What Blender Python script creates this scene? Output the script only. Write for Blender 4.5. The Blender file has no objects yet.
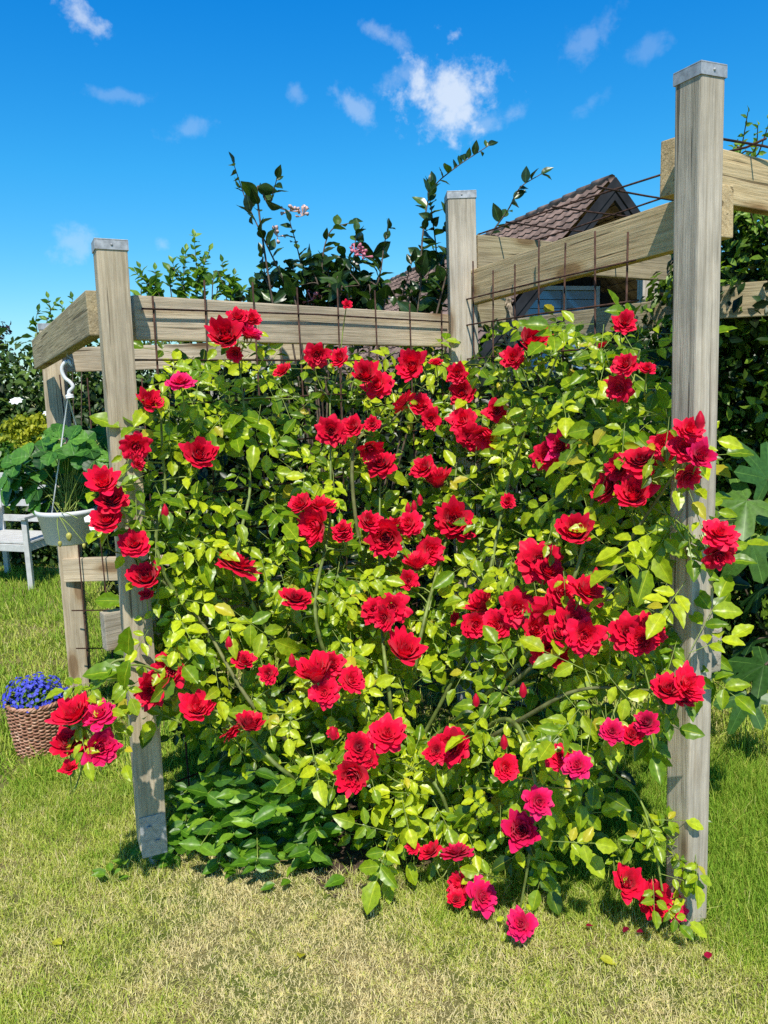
import bpy, bmesh, math, random
import numpy as np
from mathutils import Vector, Matrix

rng = np.random.default_rng(7)
random.seed(7)
scene = bpy.context.scene
COL = scene.collection

# ------------------------------------------------------------------ camera
F, PITCH, ROLL, CAMZ = 770.0, math.radians(9.37), math.radians(-1.8), 1.6
RM = np.array(Matrix.Rotation(math.pi / 2 - PITCH, 3, 'X') @ Matrix.Rotation(ROLL, 3, 'Z'))
CAMP = np.array([0, 0, CAMZ])
cam = bpy.data.cameras.new('camera')
cam.sensor_fit = 'VERTICAL'; cam.sensor_height = 36; cam.lens = F / 1024 * 36
cam.clip_start = 0.05; cam.clip_end = 1000
camo = bpy.data.objects.new('camera', cam); COL.objects.link(camo)
camo.matrix_world = Matrix.Translation((0, 0, CAMZ)) @ Matrix(RM.tolist()).to_4x4()
scene.camera = camo


def ray(x, y):
    return RM @ np.array([(x - 384) / F, (512 - y) / F, -1.0])


def at(x, y, Y):
    d = ray(x, y); return CAMP + d * (Y / d[1])


def on(x, y, z=0.0):
    d = ray(x, y); return CAMP + d * ((z - CAMZ) / d[2])


def nz(v):
    v = np.asarray(v, float); return v / (np.linalg.norm(v, axis=-1, keepdims=True) + 1e-9)


def smooth(a, b, x):
    t = np.clip((x - a) / (b - a), 0, 1); return t * t * (3 - 2 * t)


SUN = nz([0.03, -0.98, 1.42])

# ------------------------------------------------------------------ object helpers


def tag(o, label=None, cat=None, group=None, kind=None):
    for k, v in (('label', label), ('category', cat), ('group', group), ('kind', kind)):
        if v: o[k] = v
    return o


def empty(name, loc, label, cat, group=None):
    o = bpy.data.objects.new(name, None); COL.objects.link(o); o.location = loc
    o.empty_display_size = .1
    return tag(o, label, cat, group)


def link(name, me, mat=None, parent=None):
    o = bpy.data.objects.new(name, me); COL.objects.link(o)
    if mat is not None and not me.materials: me.materials.append(mat)
    if parent is not None:
        o.parent = parent
        o.matrix_parent_inverse = world_mat(parent).inverted()
    return o


def world_mat(o):
    m = o.matrix_basis.copy()
    if o.parent is not None:
        return world_mat(o.parent) @ o.matrix_parent_inverse @ m
    return m


def fast_mesh(name, V, F_, tint=None, shade=True):
    """V (n,3); F_ (m,k) index array, k 3 or 4."""
    me = bpy.data.meshes.new(name)
    V = np.asarray(V, np.float32); F_ = np.asarray(F_, np.int32)
    n, k = F_.shape
    me.vertices.add(len(V)); me.vertices.foreach_set('co', V.ravel())
    me.loops.add(n * k); me.loops.foreach_set('vertex_index', F_.ravel())
    me.polygons.add(n)
    me.polygons.foreach_set('loop_start', np.arange(0, n * k, k, dtype=np.int32))
    me.polygons.foreach_set('loop_total', np.full(n, k, np.int32))
    me.polygons.foreach_set('use_smooth', np.full(n, shade, bool))
    me.update(calc_edges=True)
    if tint is not None:
        a = me.color_attributes.new('tint', 'FLOAT_COLOR', 'POINT')
        t = np.ones((len(V), 4), np.float32); t[:, :tint.shape[1]] = tint
        a.data.foreach_set('color', t.ravel())
    return me


def bm_obj(name, bm, mat, parent=None, shade=False):
    me = bpy.data.meshes.new(name); bm.normal_update(); bm.to_mesh(me); bm.free()
    if shade:
        me.polygons.foreach_set('use_smooth', np.ones(len(me.polygons), bool)); me.update()
    return link(name, me, mat, parent)


def add_box(bm, c, s, M=None, bevel=0.0, taper=None):
    r = bmesh.ops.create_cube(bm, size=1.0)
    vs = r['verts']
    for v in vs:
        v.co = Vector((v.co.x * s[0], v.co.y * s[1], v.co.z * s[2]))
    if bevel:
        es = list({e for v in vs for e in v.link_edges})
        rb = bmesh.ops.bevel(bm, geom=es, offset=bevel, segments=2, affect='EDGES', profile=.6)
        vs = list({v for f in rb['faces'] for v in f.verts} | {v for v in vs if v.is_valid})
    T = Matrix.Translation(c)
    if M is not None: T = T @ M
    bmesh.ops.transform(bm, matrix=T, verts=vs)
    return vs


def add_box_simple(bm, lo, hi, bevel=0.0):
    c = [(a + b) / 2 for a, b in zip(lo, hi)]; s = [b - a for a, b in zip(lo, hi)]
    return add_box(bm, c, s, None, bevel)


def tube_arrays(pts, rad, sides=6):
    pts = np.asarray(pts, float); n = len(pts)
    rad = np.broadcast_to(np.asarray(rad, float), (n,))
    tan = nz(np.gradient(pts, axis=0))
    up = np.array([0, 0, 1.0]) if abs(tan[0][2]) < .9 else np.array([1.0, 0, 0])
    a = nz(np.cross(tan, up)); b = nz(np.cross(tan, a))
    th = np.arange(sides) * 2 * math.pi / sides
    V = pts[:, None, :] + rad[:, None, None] * (np.cos(th)[None, :, None] * a[:, None, :] + np.sin(th)[None, :, None] * b[:, None, :])
    V = V.reshape(-1, 3)
    f = []
    for i in range(n - 1):
        for j in range(sides):
            k = (j + 1) % sides
            f.append((i * sides + j, i * sides + k, (i + 1) * sides + k, (i + 1) * sides + j))
    # end caps as quad slivers
    for base in (0, (n - 1) * sides):
        for j in range(1, sides - 1, 2):
            f.append((base, base + j, base + j + 1, base + (j + 2) % sides if j + 2 < sides else base))
    f = [q for q in f if len(set(q)) == 4] 
    return V, np.array(f, np.int32)


def tubes_mesh(name, lst, sides=6):
    Vs, Fs, off = [], [], 0
    for pts, rad in lst:
        V, f = tube_arrays(pts, rad, sides); Vs.append(V); Fs.append(f + off); off += len(V)
    return fast_mesh(name, np.concatenate(Vs), np.concatenate(Fs))


def spline(ctrl, n=16):
    """Catmull-Rom through control points."""
    c = np.asarray(ctrl, float)
    c = np.vstack([2 * c[0] - c[1], c, 2 * c[-1] - c[-2]])
    out = []
    m = len(c) - 3
    for i in range(m):
        p0, p1, p2, p3 = c[i:i + 4]
        t = np.linspace(0, 1, n, endpoint=(i == m - 1))[:, None]
        out.append(.5 * (2 * p1 + (p2 - p0) * t + (2 * p0 - 5 * p1 + 4 * p2 - p3) * t ** 2 + (3 * p1 - p0 - 3 * p2 + p3) * t ** 3))
    return np.vstack(out)


# ------------------------------------------------------------------ materials
def new_mat(name):
    m = bpy.data.materials.new(name); m.use_nodes = True
    nt = m.node_tree; nt.nodes.clear()
    out = nt.nodes.new('ShaderNodeOutputMaterial')
    return m, nt, out


def N(nt, typ, **kw):
    n = nt.nodes.new(typ)
    for k, v in kw.items():
        if k.startswith('i_'):
            key = k[2:]
            n.inputs[int(key) if key.isdigit() else key].default_value = v
        else:
            setattr(n, k, v)
    return n


def ramp(nt, fac, stops):
    r = nt.nodes.new('ShaderNodeValToRGB')
    el = r.color_ramp.elements
    while len(el) < len(stops): el.new(.5)
    for e, (p, c) in zip(el, stops):
        e.position = p; e.color = (*c, 1)
    if fac is not None: nt.links.new(fac, r.inputs[0])
    return r


def math_n(nt, op, a, b=None, c=None):
    n = nt.nodes.new('ShaderNodeMath'); n.operation = op
    for i, v in enumerate((a, b, c)):
        if v is None: continue
        if isinstance(v, (int, float)): n.inputs[i].default_value = v
        else: nt.links.new(v, n.inputs[i])
    return n.outputs[0]


def mixc(nt, fac, a, b, blend='MIX'):
    n = nt.nodes.new('ShaderNodeMix'); n.data_type = 'RGBA'; n.blend_type = blend
    for sock, v in ((n.inputs[0], fac), (n.inputs[6], a), (n.inputs[7], b)):
        if isinstance(v, (int, float)): sock.default_value = v
        elif isinstance(v, tuple): sock.default_value = (*v, 1)
        else: nt.links.new(v, sock)
    return n.outputs[2]


def simple(name, col, rough=.6, metal=0, noise=.12, scale=30, bump=0.0, spec=.4):
    m, nt, out = new_mat(name)
    b = N(nt, 'ShaderNodeBsdfPrincipled', i_Roughness=rough, i_Metallic=metal)
    b.inputs['Specular IOR Level'].default_value = spec
    tc = N(nt, 'ShaderNodeTexCoord')
    no = N(nt, 'ShaderNodeTexNoise', i_Scale=scale, i_Detail=5)
    nt.links.new(tc.outputs['Object'], no.inputs['Vector'])
    r = ramp(nt, no.outputs[0], [(.3, tuple(c * (1 - noise * 1.6) for c in col)), (.7, tuple(min(1, c * (1 + noise)) for c in col))])
    nt.links.new(r.outputs[0], b.inputs['Base Color'])
    if bump:
        bp = N(nt, 'ShaderNodeBump', i_Strength=bump, i_Distance=.01)
        nt.links.new(no.outputs[0], bp.inputs['Height']); nt.links.new(bp.outputs[0], b.inputs['Normal'])
    nt.links.new(b.outputs[0], out.inputs[0])
    return m


def leaf_mat(name, dark, mid, light, trans=.35, rough=.38, spec=.45, tcol=None, tgain=1.5, yellow=0.0):
    """tint.r picks along dark->mid->light; tint.g = 0..1 position across the leaf (midrib); tint.b random yellowing."""
    m, nt, out = new_mat(name)
    at_ = N(nt, 'ShaderNodeAttribute', attribute_name='tint')
    sep = N(nt, 'ShaderNodeSeparateColor'); nt.links.new(at_.outputs['Color'], sep.inputs[0])
    r = ramp(nt, sep.outputs[0], [(0, dark), (.5, mid), (1, light)])
    tc = N(nt, 'ShaderNodeTexCoord')
    no = N(nt, 'ShaderNodeTexNoise', i_Scale=85, i_Detail=5)
    nt.links.new(tc.outputs['Object'], no.inputs['Vector'])
    var = ramp(nt, no.outputs[0], [(.3, (.72, .72, .72)), (.7, (1.15, 1.15, 1.15))])
    c = mixc(nt, 1.0, r.outputs[0], var.outputs[0], 'MULTIPLY')
    # a few yellowing leaves
    old = math_n(nt, 'MULTIPLY', math_n(nt, 'GREATER_THAN', sep.outputs[2], .975), yellow)
    c = mixc(nt, old, c, (.62, .50, .04))
    # pale midrib
    rib = math_n(nt, 'GREATER_THAN', sep.outputs[1], .93)
    ribs = math_n(nt, 'MULTIPLY', rib, .35)
    c = mixc(nt, ribs, c, tuple(min(1, x * 1.8 + .03) for x in light))
    b = N(nt, 'ShaderNodeBsdfPrincipled', i_Roughness=rough)
    b.inputs['Specular IOR Level'].default_value = spec
    nt.links.new(c, b.inputs['Base Color'])
    t = N(nt, 'ShaderNodeBsdfTranslucent')
    tc2 = mixc(nt, 1.0, c, tcol or (tgain, tgain * 1.02, tgain * .35), 'MULTIPLY')
    nt.links.new(tc2, t.inputs['Color'])
    mx = N(nt, 'ShaderNodeMixShader'); mx.inputs[0].default_value = trans
    nt.links.new(b.outputs[0], mx.inputs[1]); nt.links.new(t.outputs[0], mx.inputs[2])
    nt.links.new(mx.outputs[0], out.inputs[0])
    return m


def wood_mat(name, c0, c1, c2, knot=True, green=0.0):
    """Weathered timber: grain runs along the object's local X."""
    m, nt, out = new_mat(name)
    tc = N(nt, 'ShaderNodeTexCoord'); oi = N(nt, 'ShaderNodeObjectInfo')
    off = N(nt, 'ShaderNodeVectorMath', operation='SCALE')
    comb = N(nt, 'ShaderNodeCombineXYZ')
    for i in range(3): nt.links.new(oi.outputs['Random'], comb.inputs[i])
    nt.links.new(comb.outputs[0], off.inputs[0]); off.inputs['Scale'].default_value = 17.0
    add = N(nt, 'ShaderNodeVectorMath', operation='ADD')
    nt.links.new(tc.outputs['Object'], add.inputs[0]); nt.links.new(off.outputs[0], add.inputs[1])
    def noise(scl, sc, det, dist=0):
        mp = N(nt, 'ShaderNodeMapping'); mp.inputs['Scale'].default_value = scl
        nt.links.new(add.outputs[0], mp.inputs[0])
        n = N(nt, 'ShaderNodeTexNoise', i_Scale=sc, i_Detail=det, i_Distortion=dist, i_Roughness=.65)
        nt.links.new(mp.outputs[0], n.inputs['Vector']); return n.outputs[0]
    fine = noise((2.2, 55, 55), 3.0, 6, .3)
    broad = noise((1.0, 9, 9), 2.0, 3, .6)
    blot = noise((1.5, 2.5, 2.5), 2.2, 4)
    # wavy growth rings
    mp = N(nt, 'ShaderNodeMapping'); mp.inputs['Scale'].default_value = (.55, 5, 5)
    nt.links.new(add.outputs[0], mp.inputs[0])
    wv = N(nt, 'ShaderNodeTexWave', wave_type='RINGS', rings_direction='X', i_Scale=3.2, i_Distortion=5.0, i_Detail=3.0)
    wv.inputs['Detail Scale'].default_value = 1.2
    nt.links.new(mp.outputs[0], wv.inputs['Vector'])
    r = ramp(nt, fine, [(.25, c0), (.5, c1), (.78, c2)])
    r2 = ramp(nt, broad, [(.3, (.78, .78, .77)), (.7, (1.12, 1.1, 1.06))])
    c = mixc(nt, 1.0, r.outputs[0], r2.outputs[0], 'MULTIPLY')
    r3 = ramp(nt, wv.outputs[0], [(0, (.86, .84, .80)), (.4, (1, 1, 1)), (1, (1.03, 1.03, 1.03))])
    c = mixc(nt, .8, c, r3.outputs[0], 'MULTIPLY')
    r4 = ramp(nt, blot, [(.35, (.74, .74, .72)), (.65, (1.10, 1.08, 1.05))])
    c = mixc(nt, 1.0, c, r4.outputs[0], 'MULTIPLY')
    if green:
        gm = math_n(nt, 'MULTIPLY', ramp(nt, blot, [(.45, (0, 0, 0)), (.7, (1, 1, 1))]).outputs[0], green)
        c = mixc(nt, gm, c, (.26, .26, .11))
    if knot:
        mp2 = N(nt, 'ShaderNodeMapping'); mp2.inputs['Scale'].default_value = (2.1, 6.0, 6.0)
        nt.links.new(add.outputs[0], mp2.inputs[0])
        vo = N(nt, 'ShaderNodeTexVoronoi', i_Scale=1.0); nt.links.new(mp2.outputs[0], vo.inputs['Vector'])
        kn = ramp(nt, vo.outputs['Distance'], [(0, (.35, .25, .17)), (.13, (.46, .34, .24)), (.155, (.72, .64, .54)), (.24, (1, 1, 1))])
        c = mixc(nt, .85, c, kn.outputs[0], 'MULTIPLY')
    # long drying cracks
    mp3 = N(nt, 'ShaderNodeMapping'); mp3.inputs['Scale'].default_value = (1.3, 34, 34)
    nt.links.new(add.outputs[0], mp3.inputs[0])
    vc = N(nt, 'ShaderNodeTexNoise', i_Scale=1.6, i_Detail=2, i_Distortion=.2); nt.links.new(mp3.outputs[0], vc.inputs['Vector'])
    cr = ramp(nt, vc.outputs[0], [(.30, (.30, .27, .24)), (.35, (1, 1, 1))])
    c = mixc(nt, .8, c, cr.outputs[0], 'MULTIPLY')
    b = N(nt, 'ShaderNodeBsdfPrincipled', i_Roughness=.85)
    b.inputs['Specular IOR Level'].default_value = .2
    nt.links.new(c, b.inputs['Base Color'])
    hs = math_n(nt, 'ADD', fine, math_n(nt, 'MULTIPLY', cr.outputs[0], .6))
    bp = N(nt, 'ShaderNodeBump', i_Strength=.6, i_Distance=.005)
    nt.links.new(hs, bp.inputs['Height']); nt.links.new(bp.outputs[0], b.inputs['Normal'])
    nt.links.new(b.outputs[0], out.inputs[0])
    return m


M = {}
M['pine'] = wood_mat('weathered_pine', (.47, .375, .26), (.66, .55, .40), (.75, .645, .49))
M['pine_warm'] = wood_mat('warm_pine', (.47, .335, .18), (.66, .505, .29), (.75, .60, .39), green=.08)
M['pine_grey'] = wood_mat('grey_pine', (.43, .37, .295), (.60, .53, .435), (.71, .64, .54))
M['pine_old'] = wood_mat('old_pine', (.29, .225, .13), (.50, .41, .265), (.64, .54, .38), green=.25)
M['zinc'] = simple('galvanised_zinc', (.46, .47, .48), .6, .35, .2, 60)
M['rust'] = simple('rusty_rod', (.085, .042, .028), .8, .25, .45, 40)
M['white_plastic'] = simple('white_plastic', (.80, .81, .82), .35, 0, .03, 8)
M['chair_paint'] = simple('chair_paint', (.62, .61, .58), .6, 0, .1, 20)
M['cane'] = simple('cane_bark', (.20, .26, .06), .55, 0, .35, 25)
M['old_cane'] = simple('old_cane_bark', (.19, .20, .07), .7, 0, .3, 30)
M['stem'] = simple('green_stem', (.25, .33, .06), .5, 0, .25, 40)
M['bark'] = simple('grey_bark', (.14, .10, .07), .9, 0, .4, 35, .6)
M['dry_bark'] = simple('dry_shaggy_bark', (.33, .27, .20), .95, 0, .5, 50, .8)

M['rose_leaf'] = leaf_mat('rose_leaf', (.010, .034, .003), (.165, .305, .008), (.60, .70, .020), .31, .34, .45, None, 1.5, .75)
M['low_leaf'] = leaf_mat('low_shrub_leaf', (.03, .10, .008), (.10, .25, .014), (.27, .46, .03), .32, .38, .45)
M['dark_leaf'] = leaf_mat('shade_dark_shrub_leaf', (.004, .012, .003), (.014, .040, .007), (.12, .23, .03), .18, .38, .4)  # near-black leaf colour stands in for the shade behind the rose panels
M['climber_leaf'] = leaf_mat('climber_leaf', (.008, .022, .006), (.035, .085, .010), (.26, .42, .04), .3, .38, .4)  # green leaf darkened in colour to stand in for the bay's shade
M['hedge_leaf'] = leaf_mat('hedge_leaf', (.018, .040, .010), (.070, .135, .024), (.24, .36, .06), .22, .45, .4)
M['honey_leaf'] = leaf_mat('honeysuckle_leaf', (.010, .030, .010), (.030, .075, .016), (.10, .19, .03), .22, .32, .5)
M['pear_leaf'] = leaf_mat('shoot_leaf', (.05, .13, .02), (.13, .27, .03), (.30, .46, .06), .38, .4, .4)
M['straw_leaf'] = leaf_mat('strawberry_leaf', (.020, .08, .014), (.055, .19, .025), (.14, .34, .04), .25, .45, .4)
M['fig_leaf'] = leaf_mat('fig_leaf', (.02, .07, .015), (.06, .16, .025), (.17, .32, .05), .28, .38, .35)
M['purple_leaf'] = leaf_mat('purple_leaf', (.018, .010, .016), (.036, .018, .026), (.075, .04, .045), .2, .4, .4, (1.4, .8, .9))
M['yellow_leaf'] = leaf_mat('yellow_bract', (.18, .24, .02), (.42, .46, .03), (.62, .60, .05), .35, .5, .3)
M['grass'] = leaf_mat('grass_blade', (.24, .42, .034), (.56, .62, .100), (.84, .73, .39), .25, .65, .15, (1.35, 1.3, .6), 1.5, 0.0)


def petal_mat(name, deep, mid, light):
    m, nt, out = new_mat(name)
    at_ = N(nt, 'ShaderNodeAttribute', attribute_name='tint')
    sep = N(nt, 'ShaderNodeSeparateColor'); nt.links.new(at_.outputs['Color'], sep.inputs[0])
    oi = N(nt, 'ShaderNodeObjectInfo')
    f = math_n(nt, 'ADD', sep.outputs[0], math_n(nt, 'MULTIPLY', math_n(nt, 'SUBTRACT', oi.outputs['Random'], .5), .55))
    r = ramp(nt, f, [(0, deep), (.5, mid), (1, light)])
    tc = N(nt, 'ShaderNodeTexCoord')
    no = N(nt, 'ShaderNodeTexNoise', i_Scale=70, i_Detail=5)
    nt.links.new(tc.outputs['Object'], no.inputs['Vector'])
    v = ramp(nt, no.outputs[0], [(.3, (.8, .8, .8)), (.7, (1.15, 1.15, 1.15))])
    c = mixc(nt, 1.0, r.outputs[0], v.outputs[0], 'MULTIPLY')
    b = N(nt, 'ShaderNodeBsdfPrincipled', i_Roughness=.55)
    b.inputs['Specular IOR Level'].default_value = .25
    b.inputs['Sheen Weight'].default_value = .08
    nt.links.new(c, b.inputs['Base Color'])
    t = N(nt, 'ShaderNodeBsdfTranslucent')
    nt.links.new(mixc(nt, 1.0, c, (1.3, .6, .9), 'MULTIPLY'), t.inputs['Color'])
    mx = N(nt, 'ShaderNodeMixShader'); mx.inputs[0].default_value = .22
    nt.links.new(b.outputs[0], mx.inputs[1]); nt.links.new(t.outputs[0], mx.inputs[2])
    nt.links.new(mx.outputs[0], out.inputs[0])
    return m


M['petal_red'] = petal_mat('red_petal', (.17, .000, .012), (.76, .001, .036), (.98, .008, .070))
M['petal_magenta'] = petal_mat('magenta_petal', (.22, .000, .025), (.76, .003, .075), (.95, .015, .17))

# ------------------------------------------------------------------ world, sun
def build_world():
    w = bpy.data.worlds.new('World'); scene.world = w; w.use_nodes = True
    nt = w.node_tree; nt.nodes.clear()
    out = nt.nodes.new('ShaderNodeOutputWorld'); bg = nt.nodes.new('ShaderNodeBackground')
    sky = nt.nodes.new('ShaderNodeTexSky'); sky.sky_type = 'NISHITA'; sky.sun_disc = False
    el = math.asin(SUN[2]); sky.sun_elevation = el
    sky.sun_rotation = math.atan2(SUN[0], SUN[1]) % (2 * math.pi)
    sky.air_density = 1.0; sky.dust_density = .25; sky.ozone_density = 2.2; sky.altitude = 0
    tc = nt.nodes.new('ShaderNodeTexCoord')
    d = tc.outputs['Generated']
    hs = nt.nodes.new('ShaderNodeHueSaturation'); hs.inputs['Saturation'].default_value = 1.30
    hs.inputs['Hue'].default_value = .49
    nt.links.new(sky.outputs[0], hs.inputs['Color'])
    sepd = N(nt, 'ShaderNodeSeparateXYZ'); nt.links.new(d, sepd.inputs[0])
    gr = ramp(nt, sepd.outputs[2], [(0, (.72, .90, 1.0)), (.10, (.62, .98, 1.12)), (.25, (.34, 1.10, 1.36)), (.46, (.05, 1.02, 1.62)), (.64, (.06, .42, .75)), (.85, (.10, .28, .42))])  # sky gain by elevation; unseen overhead part darkened to cut fill light
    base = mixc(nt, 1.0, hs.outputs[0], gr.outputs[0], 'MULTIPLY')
    # small fair-weather clouds, each given by its direction and its angular size
    n1 = N(nt, 'ShaderNodeTexNoise', i_Scale=22, i_Detail=10, i_Roughness=.62, i_Distortion=.25); nt.links.new(d, n1.inputs['Vector'])
    n2 = N(nt, 'ShaderNodeTexNoise', i_Scale=48, i_Detail=6, i_Roughness=.6); nt.links.new(d, n2.inputs['Vector'])
    nz_ = math_n(nt, 'ADD', math_n(nt, 'MULTIPLY', math_n(nt, 'SUBTRACT', n1.outputs[0], .5), 3.1), math_n(nt, 'MULTIPLY', math_n(nt, 'SUBTRACT', n2.outputs[0], .5), 2.6))
    clouds = [(446, 98, 34, 26, 5, .78), (440, 118, 20, 10, 0, .45), (408, 74, 20, 8, -30, .2), (484, 124, 26, 7, -20, .22),
              (80, 16, 17, 9, 40, .55), (357, 109, 18, 8, 40, .30), (385, 36, 18, 6, 25, .26), (588, 40, 22, 12, -40, .16),
              (648, 50, 13, 9, -30, .12), (590, 103, 13, 7, -30, .12), (74, 241, 18, 11, -30, .26), (118, 95, 24, 5, 5, .14),
              (185, 131, 15, 7, -10, .16), (296, 92, 7, 8, 0, .18), (162, 245, 6, 5, 0, .2), (720, 300, 90, 20, 0, .15)]
    total = None
    for (x, y, rx, ry, ang, op) in clouds:
        c = nz(ray(x, y)); a = math.radians(ang)
        ex = nz(nz(ray(x + math.cos(a), y + math.sin(a))) - c); ey = nz(np.cross(c, ex))
        def dot(axis, r):
            k = N(nt, 'ShaderNodeVectorMath', operation='DOT_PRODUCT')
            nt.links.new(d, k.inputs[0]); k.inputs[1].default_value = tuple(axis)
            return math_n(nt, 'DIVIDE', math_n(nt, 'SUBTRACT', k.outputs['Value'], float(np.dot(axis, c))), r / F)
        u, v = dot(ex, rx), dot(ey, ry)
        q = math_n(nt, 'SQRT', math_n(nt, 'ADD', math_n(nt, 'MULTIPLY', u, u), math_n(nt, 'MULTIPLY', v, v)))
        q = math_n(nt, 'ADD', q, nz_)
        mr = N(nt, 'ShaderNodeMapRange', interpolation_type='SMOOTHSTEP')
        mr.inputs['From Min'].default_value = 1.5; mr.inputs['From Max'].default_value = .1
        mr.inputs['To Min'].default_value = 0; mr.inputs['To Max'].default_value = op
        nt.links.new(q, mr.inputs['Value'])
        # in front of the viewer's half of the sky only
        k = N(nt, 'ShaderNodeVectorMath', operation='DOT_PRODUCT'); nt.links.new(d, k.inputs[0]); k.inputs[1].default_value = tuple(c)
        g = math_n(nt, 'MULTIPLY', mr.outputs[0], math_n(nt, 'GREATER_THAN', k.outputs['Value'], .5))
        total = g if total is None else math_n(nt, 'MAXIMUM', total, g)
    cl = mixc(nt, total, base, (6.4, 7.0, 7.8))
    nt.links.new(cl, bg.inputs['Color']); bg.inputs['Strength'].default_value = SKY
    nt.links.new(bg.outputs[0], out.inputs[0])
    ld = bpy.data.lights.new('sun', 'SUN'); ld.energy = SUNE; ld.angle = math.radians(.53); ld.color = (1, .955, .87)
    lo = bpy.data.objects.new('sun', ld); COL.objects.link(lo)
    lo.rotation_euler = Vector(tuple(SUN)).to_track_quat('Z', 'Y').to_euler()
    lo.location = (3, -8, 12)


SKY, SUNE = 0.13, 5.0
build_world()

# ------------------------------------------------------------------ leaf templates


def leaf_template(ratio=.6, rows=7, fold=.16, serr=.06, widest=.42, power=.85):
    """length 1 along +Y from the base, +Z up; 3 columns -> quads. returns V, F, mid flag"""
    V, mid = [], []
    for i in range(rows + 1):
        t = i / rows
        # width profile
        a = t ** (math.log(.5) / math.log(widest)) if 0 < t < 1 else t
        w = math.sin(math.pi * a) ** power if 0 < t < 1 else 0.0
        w = max(w, .03) * ratio / 2
        if 0 < i < rows: w *= 1 + (serr if i % 2 else -serr)
        for s in (-1, -.5, 0, .5, 1):
            V.append((s * w, t, fold * abs(s) * w * 2 + .015 * math.sin(i * 2.1 + s))); mid.append(1.0 if s == 0 else .4 * (1 - abs(s)))
    Fq = []
    for i in range(rows):
        for j in range(4):
            a = i * 5 + j; Fq.append((a, a + 1, a + 6, a + 5))
    return np.array(V), np.array(Fq), np.array(mid)


def small_template(ratio=.55, fold=.2):
    V = np.array([(0, 0, 0), (-ratio / 2, .45, fold * ratio), (0, .5, 0), (ratio / 2, .45, fold * ratio), (0, 1, -.05), (-ratio * .3, .8, fold * ratio * .5), (ratio * .3, .8, fold * ratio * .5)])
    Fq = np.array([(0, 2, 5, 1), (0, 3, 6, 2), (2, 6, 4, 5)][0:3])
    return V, Fq, np.array([.9, 0, .95, 0, .9, 0, 0.])


T_ROSE = leaf_template(.62, 8, .20, .07, .45)
T_ELL = leaf_template(.56, 7, .18, 0.0, .42, 1.0)
T_ROUND = leaf_template(.98, 14, .12, .055, .58, .62)
T_SMALL = small_template()


def scatter(name, T, pos, dirv, nrm, size, curl, tint, mat, parent=None, width=None):
    """lay leaves: dirv = length axis, nrm = face normal (orthogonalised)"""
    V0, F0, mid = T
    n = len(pos); k = len(V0)
    d = nz(dirv); s = nz(np.cross(d, nrm)); u = np.cross(s, d)
    size = np.broadcast_to(size, (n,)); curl = np.broadcast_to(curl, (n,))
    width = np.ones(n) if width is None else width
    x = V0[None, :, 0] * width[:, None]; y = V0[None, :, 1]
    z = V0[None, :, 2] - curl[:, None] * y ** 2 * .5
    P = pos[:, None, :] + size[:, None, None] * (x[..., None] * s[:, None, :] + y[..., None] * d[:, None, :] + z[..., None] * u[:, None, :])
    Fa = (F0[None] + (np.arange(n) * k)[:, None, None]).reshape(-1, F0.shape[1])
    tt = np.zeros((n, k, 3), np.float32)
    tt[:, :, 0] = np.asarray(tint)[:, None]; tt[:, :, 1] = mid[None]; tt[:, :, 2] = rng.random(n)[:, None]
    me = fast_mesh(name, P.reshape(-1, 3), Fa, tt.reshape(-1, 3))
    return link(name, me, mat, parent)


def rdir(n):
    return nz(rng.normal(size=(n, 3)))


# ------------------------------------------------------------------ ground
def patch(x, y):
    """dryness 0..1 of the lawn"""
    v = .31 + .16 * np.sin(x * 2.1 + 1.3 * np.sin(y * 1.7)) + .14 * np.sin(y * 3.1 + x * 1.1 + 2) + .10 * np.sin(x * 7.3 + y * 5.1) + .07 * np.sin(x * 13 - y * 11)
    for (cx, cy, r, a) in ((-.45, 1.95, .5, .6), (-.05, 1.75, .35, .5), (-.2, 2.2, .3, .3), (-1.1, 2.0, .6, .16), (.55, 1.85, .4, .16), (-.5, 2.3, .25, .35), (.95, 1.8, .3, .2), (.85, 2.8, .7, -.45), (1.3, 2.4, .6, -.4), (.1, 2.1, .25, -.15), (-2.6, 5, 1.2, -.25), (-1.6, 3.0, .8, -.12)):
        v = v + a * np.exp(-((x - cx) ** 2 + (y - cy) ** 2) / (r * r))
    return np.clip(v, 0, 1)


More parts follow.
